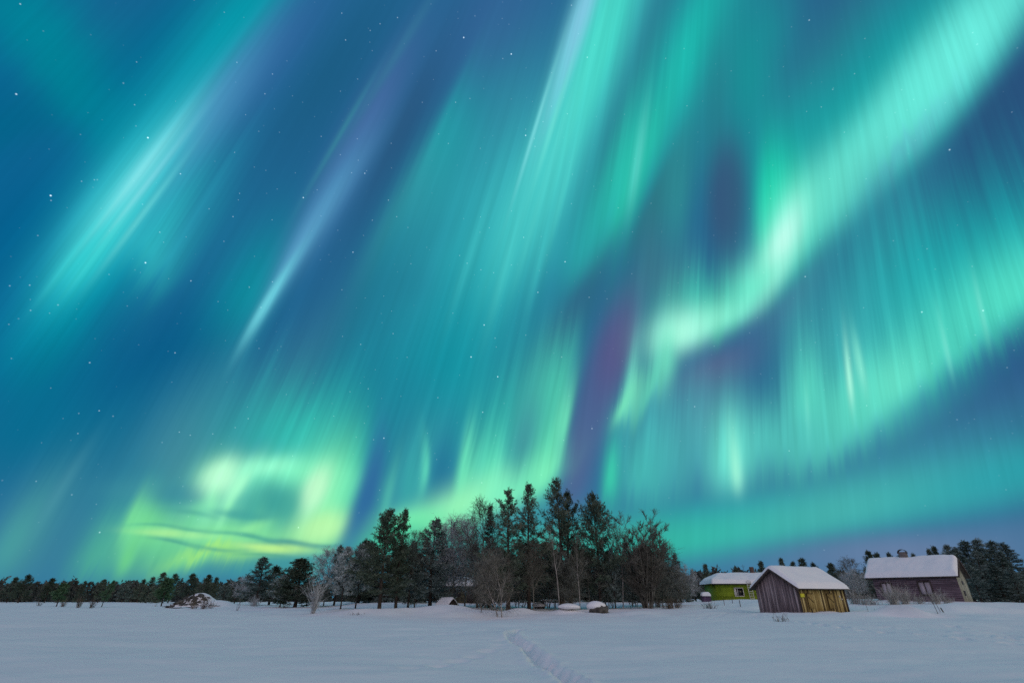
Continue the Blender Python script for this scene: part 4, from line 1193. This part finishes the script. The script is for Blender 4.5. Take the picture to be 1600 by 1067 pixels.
# ---- grey barn, warm side light painted into its ochre front
def barn():
    rng = random.Random(4)
    c = spot(1254, 958.5, 47)
    z = ground_z(c.x, c.y)
    root = empty('wooden_barn', (c.x, c.y, z), math.atan2(math.cos(BARN_A), math.sin(BARN_A)))
    tag(root, 'small weathered barn with grey gable and warm-lit ochre plank front under thick roof snow', 'barn')
    L, Wd, he, hr = 5.75, 4.2, 1.98, 3.34
    m = MB()
    board_wall(m, (0, Wd, 0), (0, -1, 0), Wd, lambda t: he + (hr - he) * (1 - abs(t - Wd / 2) / (Wd / 2)) - .04, (-1, 0, 0), rng, .15)
    m.build('gable_wall', M['grey_boards'], root)
    m = MB()
    board_wall(m, (L, 0, 0), (0, 1, 0), Wd, lambda t: he + (hr - he) * (1 - abs(t - Wd / 2) / (Wd / 2)) - .04, (1, 0, 0), rng, .15)
    board_wall(m, (L, Wd, 0), (-1, 0, 0), L, lambda t: he - .03, (0, 1, 0), rng, .17)
    m.build('rear_wall', M['grey_boards'], root)
    m = MB()
    doors = [(.95, 1.62), (3.45, 4.15)]
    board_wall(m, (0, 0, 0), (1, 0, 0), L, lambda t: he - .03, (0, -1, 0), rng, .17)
    m.build('front_wall', M['ochre_lit_boards'], root)
    for k, (a, b) in enumerate(doors):
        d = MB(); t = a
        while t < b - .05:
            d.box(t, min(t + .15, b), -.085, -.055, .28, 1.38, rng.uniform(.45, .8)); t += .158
        dd = d.build('door', M['ochre_lit_boards'], root)
        e = MB()
        e.bar((a - .04, -.10, 1.41), (b + .04, -.10, 1.41), .03, .06, .25)
        e.bar((a + .02, -.10, 1.22), (b - .05, -.10, .75), .025, .07, .3)
        e.bar((a - .03, -.095, .24), (a - .03, -.095, 1.41), .03, .05, .25)
        e.build('brace', M['ochre_lit_boards'], dd)
    for x in (-.02, L + .02):
        m = MB(); m.bar((x, -.07, -.3), (x, -.07, he - .05), .10, .10, .5); m.build('corner_post', M['dark_wood'], root)
    m = MB(); m.box(.12, .62, -.10, -.085, 1.14, 1.42); m.build('yellow_board', M['yellow'], root)
    for x0, x1, z0, z1 in ((4.98, 5.10, 1.12, 1.28), (5.22, 5.31, .93, 1.05)):
        m = MB(); m.box(x0, x1, -.09, -.075, z0, z1); m.build('notice', M['white'], root)
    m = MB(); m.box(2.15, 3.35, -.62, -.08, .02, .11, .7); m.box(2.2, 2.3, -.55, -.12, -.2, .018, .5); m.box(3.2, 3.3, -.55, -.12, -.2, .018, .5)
    m.build('door_step', M['ochre_lit_boards'], root)
    ov = .42
    sl = (hr - he) / (Wd / 2)
    roof = roof_slab(-.35, L + .3, -ov, Wd + ov, Wd / 2, he - sl * ov + .06, hr + .06, he - sl * ov + .06, .06).build('roof', M['dark_wood'], root)
    b = MB()
    for y0, y1 in ((-ov, Wd / 2), (Wd + ov, Wd / 2)):
        b.bar((-.375, y0, he - sl * ov - .02), (-.375, y1, hr - .02), .035, .15, .5)
    b.build('rake_board', M['dark_wood'], roof)
    snow_blanket(-.36, L + .32, -ov - .02, Wd + ov + .02, Wd / 2, he - sl * ov + .07, hr + .07, he - sl * ov + .07, .32, 3).build('roof_snow', M['roof_snow'], roof, True)
barn()

# ---- lime green house with ladder
def green_house():
    rng = random.Random(9)
    a = spot(1121, 936, 84); z = ground_z(a.x, a.y)
    yaw = R(-4)
    root = empty('green_house', (a.x, a.y, z), yaw)
    tag(root, 'lime green house with low snow-laden roof half hidden behind the barn', 'house')
    L, Wd, he = 9.6, 6.0, 2.25
    hr = he + 1.05
    px_m = 1.0
    wx0, wx1, wz0, wz1 = 2.70, 3.90, .62, 1.62
    m = MB()
    # horizontal cladding with an opening for the window
    zc = -.4
    while zc < he:
        z1 = min(zc + .16, he)
        t = rng.uniform(.2, .8)
        if z1 <= wz0 or zc >= wz1: spans = [(0, L)]
        else: spans = [(0, wx0), (wx1, L)]
        for s0, s1 in spans:
            m.hexa([(s0, -.03, zc), (s1, -.03, zc), (s1, .03, zc), (s0, .03, zc), (s0, -.012, z1 - .004), (s1, -.012, z1 - .004), (s1, .03, z1 - .004), (s0, .03, z1 - .004)], t)
        zc += .16
    for x in (0.03, L - .03):
        m.hexa([(x - .028, .034, -.4), (x + .028, .034, -.4), (x + .028, Wd, -.4), (x - .028, Wd, -.4), (x - .028, .034, he), (x + .028, .034, he), (x + .028, Wd, he), (x - .028, Wd, he)])
        if x > 1: m.add([(x, .04, he + .002), (x, Wd, he + .002), (x, Wd / 2, hr - .05)], [(0, 1, 2)])
    m.box(.06, L - .06, Wd - .06, Wd, -.4, he)
    m.build('wall', M['lime'], root)
    f = MB()
    for b in ((wx0 - .09, wx1 + .09, wz1 + .003, wz1 + .10), (wx0 - .09, wx1 + .09, wz0 - .09, wz0 - .003), (wx0 - .09, wx0 - .002, wz0, wz1), (wx1 + .002, wx1 + .09, wz0, wz1), (wx0 + .36, wx0 + .43, wz0 + .003, wz1 - .003)):
        f.box(b[0], b[1], -.06, .01, b[2], b[3])
    win = f.build('window', M['white'], root)
    p = MB(); p.box(wx0, wx1, .035, .05, wz0, wz1); p.build('pane', M['pane'], win)
    cu = MB(); cu.hexa([(wx0 + .02, .012, wz0), (wx0 + .30, .012, wz0), (wx0 + .30, .03, wz0), (wx0 + .02, .03, wz0), (wx0 + .02, .012, wz1), (wx0 + .20, .012, wz1), (wx0 + .20, .03, wz1), (wx0 + .02, .03, wz1)])
    cu.build('curtain', M['white'], win)
    ov = .55; sl = (hr - he) / (Wd / 2)
    roof = roof_slab(-.6, L + .6, -ov, Wd + ov, Wd / 2, he - sl * ov + .16, hr + .16, he - sl * ov + .16, .12, hip=2.6).build('roof', M['dark_wood'], root)
    snow_blanket(-.66, L + .64, -ov - .05, Wd + ov + .05, Wd / 2, he - sl * ov + .17, hr + .17, he - sl * ov + .17, .48, 8, hip=2.65).build('roof_snow', M['roof_snow'], roof, True)
    ch = MB(); ch.box(6.55, 7.05, Wd / 2 - .25, Wd / 2 + .25, hr - .1, hr + 1.35)
    cho = ch.build('chimney', M['brick'], roof)
    m = MB(); m.tube([(5.6, Wd / 2, hr), (5.6, Wd / 2, hr + 1.7)], [.025, .02], 5); m.bar((5.3, Wd / 2, hr + 1.5), (5.9, Wd / 2, hr + 1.5), .03); m.bar((5.38, Wd / 2, hr + 1.3), (5.82, Wd / 2, hr + 1.3), .025)
    m.build('antenna', M['metal'], roof)
    # ladder standing against the eave
    lx = 4.45
    base = root.matrix_basis @ Vector((lx, -1.0, 0))
    lz = ground_z(base.x, base.y)
    lad = empty('wooden_ladder', (base.x, base.y, lz), yaw)
    tag(lad, 'pale snowy ladder leaning on the eave of the lime green house', 'ladder')
    h = 2.6 + (z - lz); k = .36 / 2.7
    for s in (0, .58):
        r = MB(); r.bar((s, 0, -.15), (s, .40, h), .05, .09); r.build('rail', M['white'], lad)
    for i in range(9):
        zz = .18 + i * .29
        r = MB(); r.bar((.027, .40 * (zz + .15) / (h + .15), zz), (.553, .40 * (zz + .15) / (h + .15), zz), .05, .06); r.build('rung', M['white'], lad)
green_house()

def violet_shed():
    rng = random.Random(2)
    a = spot(1096, 937, 74); z = ground_z(a.x, a.y)
    root = empty('garden_shed', (a.x + .25, a.y, z), R(-4))
    root.scale = (.62, .62, .8)
    tag(root, 'tiny violet wooden shed with rounded snow cap left of the lime green house', 'shed')
    m = MB()
    board_wall(m, (0, 0, 0), (1, 0, 0), 1.6, lambda t: .85, (0, -1, 0), rng, .2)
    board_wall(m, (0, 1.4, 0), (0, -1, 0), 1.4, lambda t: .85, (-1, 0, 0), rng, .2)
    board_wall(m, (1.6, 0, 0), (0, 1, 0), 1.4, lambda t: .85, (1, 0, 0), rng, .2)
    board_wall(m, (1.6, 1.4, 0), (-1, 0, 0), 1.6, lambda t: .85, (0, 1, 0), rng, .2)
    m.build('wall', M['violet_wood'], root)
    rf = roof_slab(-.1, 1.7, -.12, 1.52, .7, .86, .98, .86, .05).build('roof', M['dark_wood'], root)
    snow_blanket(-.12, 1.72, -.14, 1.54, .7, .865, .985, .865, .5, 5, 30, 24).build('roof_snow', M['roof_snow'], rf, True)
violet_shed()

# ---- violet log cabin
def cabin():
    rng = random.Random(21)
    a, b = spot(1372, 935, 63.5), spot(1507, 938.5, 57.8)
    a.z = b.z = 0
    d = (b - a); L = d.length
    z = min(ground_z(a.x, a.y), ground_z(b.x, b.y)) + .05
    root = empty('log_cabin', (a.x, a.y, z), math.atan2(d.y, d.x))
    tag(root, 'violet-grey log cabin with two shuttered windows, pale gable and snowy roof', 'cabin')
    Wd, he, hr = 4.6, 2.45, 3.95
    wins = [(.75, 1.62, .62, 1.72), (4.20, 5.22, .62, 1.78)]
    m = MB(); zc = -.5
    while zc < he:
        z1 = min(zc + .19, he); t = rng.uniform(.1, .9)
        cuts = [(w[0], w[1]) for w in wins if z1 > w[2] and zc < w[3]]
        xs = 0.0; spans = []
        for c0, c1 in cuts: spans.append((xs, c0)); xs = c1
        spans.append((xs, L))
        for s0, s1 in spans:                    # log: five-sided face
            prof = [(-.02, 0), (-.075, .045), (-.085, .095), (-.075, .145), (-.02, .185)]
            P = np.array([[(s0, y, zc + zz) for y, zz in prof], [(s1, y, zc + zz) for y, zz in prof]])
            m.grid(P, t)
        zc += .19
    m.box(0.0, L, 0, .12, -.5, wins[0][2], .4); m.box(0, L, 0, .12, wins[1][3], he, .4)
    xs = 0
    for w in wins:
        m.box(xs, w[0], 0, .12, wins[0][2] + .002, wins[1][3] - .002, .4); xs = w[1]
    m.box(xs, L, 0, .12, wins[0][2] + .002, wins[1][3] - .002, .4)
    m.box(0, .12, .122, Wd, -.5, he, .5); m.box(.122, L - .122, Wd - .12, Wd, -.5, he, .5)
    m.build('wall', M['logs'], root)
    g = MB()
    board_wall(g, (L - .1, 0.124, 0), (0, 1, 0), Wd - .124, lambda t: he + (hr - he) * (1 - abs(t - Wd / 2) / (Wd / 2)) - .06, (1, 0, 0), rng, .22, z0=-.5)
    gw = g.build('gable_wall', M['pale_boards'], root)
    for y0, y1, z0, z1 in ((1.5, 2.0, .5, .95), (2.1, 2.5, 1.55, 1.9)):
        q = MB(); q.box(L - .045, L + .02, y0, y1, z0, z1); q.build('vent_opening', M['metal'], gw)
    g = MB()
    g.add([(.02, 0.0, he + .003), (.02, Wd, he + .003), (.02, Wd / 2, hr - .06)], [(0, 1, 2)])
    g.build('far_gable', M['dark_wood'], root)
    for k, w in enumerate(wins):
        f = MB()
        for bx_ in ((w[0] - .12, w[1] + .12, w[3] + .002, w[3] + .12), (w[0] - .12, w[1] + .12, w[2] - .12, w[2] - .002), (w[0] - .12, w[0] - .002, w[2], w[3]), (w[1] + .002, w[1] + .12, w[2], w[3])):
            f.box(bx_[0], bx_[1], -.13, -.02, bx_[2], bx_[3], .3)
        fo = f.build('window', M['dark_wood'], root)
        mid = (w[0] + w[1]) / 2
        for s0, s1 in ((w[0], mid - .03), (mid + .03, w[1])):
            s = MB(); s.box(s0 + .002, s1, -.07, -.03, w[2] + .002, w[3] - .002, rng.uniform(.3, .7)); s.build('shutter', M['shutter'], fo)
        s = MB(); s.box(mid - .028, mid + .028, -.10, -.04, w[2] + .002, w[3] - .002, .2); s.build('mullion', M['dark_wood'], fo)
    ov = .50; sl = (hr - he) / (Wd / 2)
    roof = roof_slab(-.55, L + .35, -ov, Wd + ov, Wd / 2, he - sl * ov + .16, hr + .16, he - sl * ov + .16, .12).build('roof', M['dark_wood'], root)
    r = MB()
    for y0, y1 in ((-ov, Wd / 2), (Wd + ov, Wd / 2)):
        r.bar((L + .37, y0, he - sl * ov + .08), (L + .37, y1, hr + .08), .04, .20, .7)
    r.build('rake_board', M['dark_wood'], roof)
    snow_blanket(-.6, L + .30, -ov - .06, Wd + ov + .04, Wd / 2, he - sl * ov + .17, hr + .17, he - sl * ov + .17, .44, 13, droop=.06).build('roof_snow', M['roof_snow'], roof, True)
    cx = 2.75
    c = MB(); c.box(cx, cx + .75, Wd / 2 - .3, Wd / 2 + .3, hr - .2, hr + 1.02)
    ch = c.build('chimney', M['plaster'], roof)
    hd = MB(); an = np.linspace(0, math.pi, 11)
    arc = np.array([[(cx + .375 - .44 * math.cos(t), y, hr + .86 + .40 * math.sin(t)) for t in an] for y in (Wd / 2 - .34, Wd / 2 + .34)])
    arc2 = arc + np.array([0, 0, .05])
    hd.grid(arc); hd.grid(arc2, flip=True); hd.grid(np.stack([arc[0], arc2[0]])); hd.grid(np.stack([arc[1], arc2[1]]))
    hd.build('chimney_hood', M['metal'], ch)
cabin()

# ---- cottage and little hut among the trees
def cottage():
    rng = random.Random(31)
    a = spot(694, 944, 78); z = ground_z(a.x, a.y)
    root = empty('forest_cottage', (a.x, a.y, z), R(3))
    tag(root, 'brown-green cottage half hidden among the grove trunks, snow on its roof', 'cottage')
    L, Wd, he, hr = 7.6, 4.6, 2.1, 2.9
    m = MB(); zc = -.5
    while zc < he:
        m.box(0, L, -.05, .05, zc, min(zc + .17, he), rng.uniform(0, 1)); zc += .18
    m.box(.01, .11, .052, Wd, -.5, he, .4); m.box(L - .11, L - .01, .052, Wd, -.5, he, .4); m.box(.112, L - .112, Wd - .1, Wd, -.5, he, .4)
    for x in (.06, L - .06): m.add([(x, .06, he + .004), (x, Wd, he + .004), (x, Wd / 2, hr - .05)], [(0, 1, 2)])
    m.build('wall', M['hut_wood'], root)
    for x0, w_ in ((1.2, .9), (4.9, 1.0)):
        f = MB()
        for bx_ in ((x0 - .08, x0 + w_ + .08, 1.55, 1.63), (x0 - .08, x0 + w_ + .08, .72, .8), (x0 - .08, x0, .802, 1.548), (x0 + w_, x0 + w_ + .08, .802, 1.548)): f.box(bx_[0], bx_[1], -.09, -.052, bx_[2], bx_[3])
        fo = f.build('window', M['dark_wood'], root); p = MB(); p.box(x0 + .001, x0 + w_ - .001, -.075, -.055, .803, 1.547); p.build('pane', M['pane'], fo)
    f = MB(); f.box(3.1, 3.95, -.09, -.055, -.1, 1.85, .3); f.build('door', M['dark_wood'], root)
    rf = roof_slab(-.5, L + .5, -.6, Wd + .6, Wd / 2, he - .02, hr + .12, he - .02, .1).build('roof', M['dark_wood'], root)
    snow_blanket(-.54, L + .54, -.65, Wd + .65, Wd / 2, he - .01, hr + .13, he - .01, .38, 17).build('roof_snow', M['roof_snow'], rf, True)
cottage()
def well_hut():
    rng = random.Random(8)
    a = spot(692, 947, 60); z = ground_z(a.x, a.y)
    root = empty('well_house', (a.x - .5, a.y, z), R(-38))
    root.scale = (.72, .72, .78)
    tag(root, 'low peaked well house with snow on its roof below the dense grey-green pine', 'hut')
    m = MB()
    board_wall(m, (0, 0, 0), (1, 0, 0), 2.0, lambda t: .42, (0, -1, 0), rng, .18)
    board_wall(m, (2.0, 0, 0), (0, 1, 0), 1.6, lambda t: .42 + .62 * (1 - abs(t - .8) / .8), (1, 0, 0), rng, .18)
    board_wall(m, (0, 1.6, 0), (0, -1, 0), 1.6, lambda t: .42 + .62 * (1 - abs(t - .8) / .8), (-1, 0, 0), rng, .18)
    board_wall(m, (2.0, 1.6, 0), (-1, 0, 0), 2.0, lambda t: .42, (0, 1, 0), rng, .18)
    m.build('wall', M['dark_wood'], root)
    rf = roof_slab(-.25, 2.25, -.3, 1.9, .8, .22, 1.10, .22, .05).build('roof', M['dark_wood'], root)
    snow_blanket(-.27, 2.27, -.32, 1.92, .8, .225, 1.105, .225, .2, 23, 30, 30).build('roof_snow', M['roof_snow'], rf, True)
well_hut()

# =================================================================== rocks, heap, bench
def lump(m, c, r, seed, n=(22, 14), amp=.25):
    u = np.linspace(0, 2 * math.pi, n[0]); v = np.linspace(-math.pi / 2, math.pi / 2, n[1])
    U, Vv = np.meshgrid(u, v, indexing='ij')
    d = 1 + amp * fbm(np.cos(U) * np.cos(Vv) * 1.3 + 7 + seed, np.sin(U) * np.cos(Vv) * 1.3 + np.sin(Vv) * 1.1, seed, 3)
    d[-1] = d[0]
    P = np.stack([c[0] + r[0] * d * np.cos(U) * np.cos(Vv), c[1] + r[1] * d * np.sin(U) * np.cos(Vv), c[2] + r[2] * d * np.sin(Vv)], -1)
    m.grid(P, .5, flip=True)
def boulder(px, py, Y, r, label, seed, snow, group='boulders by the grove'):
    p = spot(px, py, Y); z = ground_z(p.x, p.y)
    root = empty('boulder', (p.x, p.y, z)); tag(root, label, 'boulder', group)
    m = MB(); lump(m, (0, 0, r[2] * .35), r, seed); m.build('rock', M['rock'], root, True)
    m = MB(); lump(m, snow[0], snow[1], seed + 3, amp=.12); m.build('snow_cap', M['roof_snow'], root, True)
boulder(936, 962, 53, (.85, .7, .55), 'boulder with dark bare face under a thick snow cap', 3, ((-.2, -.05, .52), (.9, .72, .42)))
boulder(890, 963, 53, (.7, .6, .28), 'low boulder buried in a smooth mound of snow by the white birch', 6, ((0, -.05, .2), (1.05, .8, .26)))
boulder(843, 944, 62, (.6, .5, .3), 'small snow-covered boulder deeper in the grove beside the bench', 9, ((0, 0, .3), (.75, .6, .25)))

def twigs(seed, n, h, spread, r=.012, side=5, wob=.16):
    rng = np.random.default_rng(seed); m = MB()
    for i in range(n):
        a = rng.uniform(0, 6.28); o = np.array([rng.normal(0, spread * .25), rng.normal(0, spread * .25), -.1])
        d = np.array([math.cos(a) * rng.uniform(.05, spread), math.sin(a) * rng.uniform(.05, spread), 1.0])
        l = h * rng.uniform(.5, 1.0); P = [o]; dd = unit(d)
        for k in range(4):
            P.append(P[-1] + dd * l / 4); dd = unit(dd + rng.normal(0, wob, 3))
        P = np.array(P); t = rng.uniform(0, 1)
        m.tube(P, r * np.linspace(1, .4, 5), 3, tint=t)
        for j in range(side):
            k = rng.integers(1, 5); d2 = unit(dd + rng.normal(0, .6, 3) + np.array([0, 0, .2]))
            m.tube(np.array([P[k], P[k] + d2 * l * .15, P[k] + d2 * l * .3 + rng.normal(0, .03, 3)]), r * np.array([.6, .45, .25]), 3, tint=t)
    return m
def shrub(px, py, Y, h, label, seed, n=26, spread=.5, mat='dry', group=None, name='dry_shrub', cat='shrub', r=.014, side=5):
    p = spot(px, py, Y); z = ground_z(p.x, p.y)
    o = twigs(seed, n, h, spread, r, side).build(name, M[mat]); o.location = (p.x, p.y, z)
    tag(o, label, cat, group); return o

def heap():
    rng = np.random.default_rng(12)
    p = spot(303, 950, 71); z = ground_z(p.x, p.y)
    root = empty('brush_heap', (p.x, p.y, z)); tag(root, 'wide low heap of rocks and brush capped with snow in front of the left treeline', 'brush heap')
    root.scale = (.88, .88, .88)
    def dome(x, y, s=1.0):
        return 1.55 * s * np.exp(-np.abs((x - .25) / 2.1) ** 2.4) * np.exp(-np.abs(y / 1.5) ** 2.2) * (1 + .10 * fbm(x * 1.1, y * 1.1, 4, 3))
    u, v = np.linspace(-3.4, 3.4, 70), np.linspace(-2.0, 2.0, 44)
    U, V2 = np.meshgrid(u, v, indexing='ij')
    Z = dome(U, V2) + .12 * fbm(U * 3.1, V2 * 3.1, 8, 3) - .15
    m = MB(); m.grid(np.stack([U, V2, Z], -1))
    for i in range(34):
        x = rng.uniform(-2.6, 2.0); y = rng.uniform(-1.5, -.3); s = rng.uniform(.12, .30)
        lump(m, (x, y, float(dome(np.array(x), np.array(y))) * .95), (s * 1.4, s, s * .8), 40 + i, (12, 8), .35)
    m.build('rocks', M['rock'], root, True)
    tw = MB()
    for k in range(240):
        x = rng.uniform(-3.0, 1.9); y = rng.uniform(-1.7, -.1)
        o = np.array([x, y, float(dome(np.array(x), np.array(y))) - .1]); d = unit(rng.normal(0, 1, 3) * np.array([1, .6, .5]) + np.array([-.2, -.4, .3])); l = rng.uniform(.2, .5)
        tw.tube(np.array([o, o + d * l * .5 + rng.normal(0, .03, 3), o + d * l]), np.array([.02, .015, .008]), 3, tint=rng.uniform(0, 1))
    tw.build('branches', M['dry'], root)
    # snow lies on the crown and on the whole right and back flank
    u, v = np.linspace(-3.2, 4.6, 90), np.linspace(-2.2, 2.4, 50)
    U, V2 = np.meshgrid(u, v, indexing='ij')
    cover = np.clip((V2 + 1.35 + .9 * np.clip(U - 1.3, 0, 2) + .45 * fbm(U * 1.3, V2 * 1.3, 15, 3)) * 1.6, -1, 1)
    body = 1.62 * np.exp(-np.abs((U - .45) / 2.35) ** 2.2) * np.exp(-np.abs((V2 - .1) / 1.6) ** 2.2)
    s = MB(); s.grid(np.stack([U, V2, body + .16 * cover - .16 + .05 * fbm(U, V2, 6, 2)], -1))
    s.build('snow_cap', M['roof_snow'], root, True)
heap()
def bench():
    p = spot(858, 947, 62); z = ground_z(p.x, p.y)
    root = empty('picnic_table', (p.x, p.y, z), R(10)); tag(root, 'snow-covered wooden table among the trunks left of the highest pine', 'table')
    m = MB(); m.box(-.9, .9, -.38, .38, .70, .75, .4); m.build('tabletop', M['dark_wood'], root)
    for x in (-.65, .65):
        for y in (-.28, .28):
            l = MB(); l.bar((x, y * 1.2, -.2), (x, y, .698), .08); l.build('leg', M['dark_wood'], root)
    s = MB(); lump(s, (0, 0, .78), (.95, .42, .16), 4, amp=.08); s.build('snow_cap', M['roof_snow'], root, True)
bench()

# =================================================================== shrubs, grass, stakes
SL = 'shrubs along the left field edge'
shrub(60, 947, 108, 1.0, 'faint low shrub, first of the dry shrubs from the left of the field edge', 1, 20, .7, group=SL)
shrub(97, 950, 96, 1.3, 'brown dry shrub right beside the small lone pine at far left', 2, 36, .6, group=SL)
shrub(121, 951, 96, 1.7, 'tall pale brown shrub between the lone pine and the leaning pine', 3, 46, .5, group=SL)
shrub(141, 952, 95, 1.4, 'dark brown shrub just left of the leaning young pine', 4, 40, .7, group=SL)
shrub(243, 950, 92, .7, 'sparse little shrub at the foot of the young pine by the heap', 5, 14, .6, group=SL)
SH = 'shrubs in front of the brush heap'
shrub(301, 955, 66, 1.0, 'dry shrub before the heap, left of the three', 6, 30, .7, group=SH)
shrub(317, 955, 66, 1.3, 'dry shrub before the heap, middle and tallest of the three', 7, 36, .6, group=SH)
shrub(329, 956, 66, 1.0, 'dry shrub before the heap, right of the three', 8, 26, .6, group=SH)
shrub(370, 957, 64, .8, 'single thin stalk tuft on open snow right of the brush heap', 9, 6, .3, group=None, side=2)
shrub(397, 947, 72, 1.3, 'pale tangled shrub at the foot of the big rimed pine', 10, 60, .9, 'twig_frost')
shrub(443, 950, 66, .6, 'low dark shrub in the snow under the dense spruce', 11, 30, 1.0)
shrub(489, 960, 54, 3.0, 'frosted pale violet sapling of many upright twigs alone on the snow', 12, 44, .36, 'twig_frost', name='frosted_sapling', cat='sapling', r=.017, side=9)
shrub(557, 962, 50, .35, 'tiny dark twigs poking through snow before the frosted pines', 13, 16, 1.2)
shrub(880, 957, 53.5, .9, 'small leafy brown shrub at the foot of the white-stemmed birch', 14, 30, .8)
shrub(925, 950, 58, 1.2, 'bare shrub behind the dark-faced boulder', 15, 30, .7, 'twig')
SR = 'shrubs on the snow right of the grove'
shrub(1030, 949, 62, 1.1, 'dark low shrub right of the bushy alder foot', 16, 40, .8, 'twig', SR)
shrub(1046, 953, 58, 1.1, 'wide dry grass-like shrub between the alder and the small dark shrub', 17, 60, 1.1, 'dry', SR)
shrub(1058, 952, 58, .9, 'wispy dry shrub right of the wide grass-like shrub', 18, 40, 1.0, 'dry', SR)
shrub(1109, 953, 55, .75, 'compact dark shrub alone on snow left of the barn', 19, 40, 1.0, 'twig', SR)
shrub(1225, 978, 36, .55, 'tiny pale shrub on the open snow in front of the barn', 20, 26, .8, 'dry', SR, r=.009)
SC = 'dry clumps in front of the cabin'
for k, (px, py, Y, h, n, sp, lb) in enumerate([
    (1338, 945, 58, 1.5, 90, .9, 'frosted grass clump nearest the right wall of the barn'),
    (1352, 946, 57, 1.2, 70, .9, 'frosted grass clump left below the cabin corner'),
    (1366, 947, 57, 1.0, 60, 1.0, 'low frosted grass clump below the first cabin window, left'),
    (1398, 947, 56, 1.9, 120, .8, 'tall frosted grass clump under the left cabin window'),
    (1416, 947, 56, 1.7, 110, .8, 'tall frosted grass clump between the two cabin windows'),
    (1440, 945, 56, 1.0, 60, .8, 'thin frosted grass clump left of the right cabin window'),
    (1464, 944, 55, 1.3, 70, .7, 'frosted grass clump under the right cabin window'),
    (1482, 943, 56, .9, 50, .8, 'frosted grass clump near the right corner of the cabin')]):
    shrub(px, py, Y, h, lb, 60 + k, n, sp, 'grass_frost', SC, 'dry_grass_clump', 'grass clump', .012, 3)
shrub(1378, 957, 45.6, .5, 'low dark shrub on the drift crest, left of the pair', 30, 36, 1.3, 'twig', 'shrub pair on the drift', r=.016)
shrub(1394, 957, 45.3, .55, 'low dark shrub on the drift crest, right of the pair', 31, 30, 1.0, 'twig', 'shrub pair on the drift', r=.016)
def stake(px, py, Y, h, label, r=.035, lean=0.0, group=None):
    p = spot(px, py, Y); z = ground_z(p.x, p.y)
    m = MB(); m.tube([(0, 0, -.3), (lean * h * .5, 0, h * .5), (lean * h, 0.02, h)], [r, r * .95, r * .8], 6, cap=True)
    o = m.build('stake', M['stake'], smooth=False); o.location = (p.x, p.y, z); tag(o, label, 'stake', group)
SG = 'stakes left of the barn'
stake(1132, 945, 62, .62, 'thin grey stake, left of three before the lime green house', .03, 0, SG)
stake(1145, 943, 66, .62, 'thin grey stake, middle and farthest of three before the lime green house', .03, 0, SG)
stake(1157, 947, 59, .62, 'thick grey stake, right of three before the lime green house', .04, 0, SG)
SK = 'stakes right of the pink drift'
stake(1469, 968, 43, .95, 'thin dark stake right of the drift, leftmost of three', .018, -.22, SK)
stake(1475, 966, 44, 1.05, 'tall thin stake right of the drift, middle of three', .018, -.22, SK)
stake(1480, 966, 44, .72, 'thick leaning stake right of the drift, rightmost of three', .05, -.3, SK)
stake(1359, 962, 47, .9, 'single thin stick upright in snow between barn and drift', .014, -.1)
stake(1472, 933, 56, 1.2, 'slim pale pole standing beside the right cabin window', .022, .15)
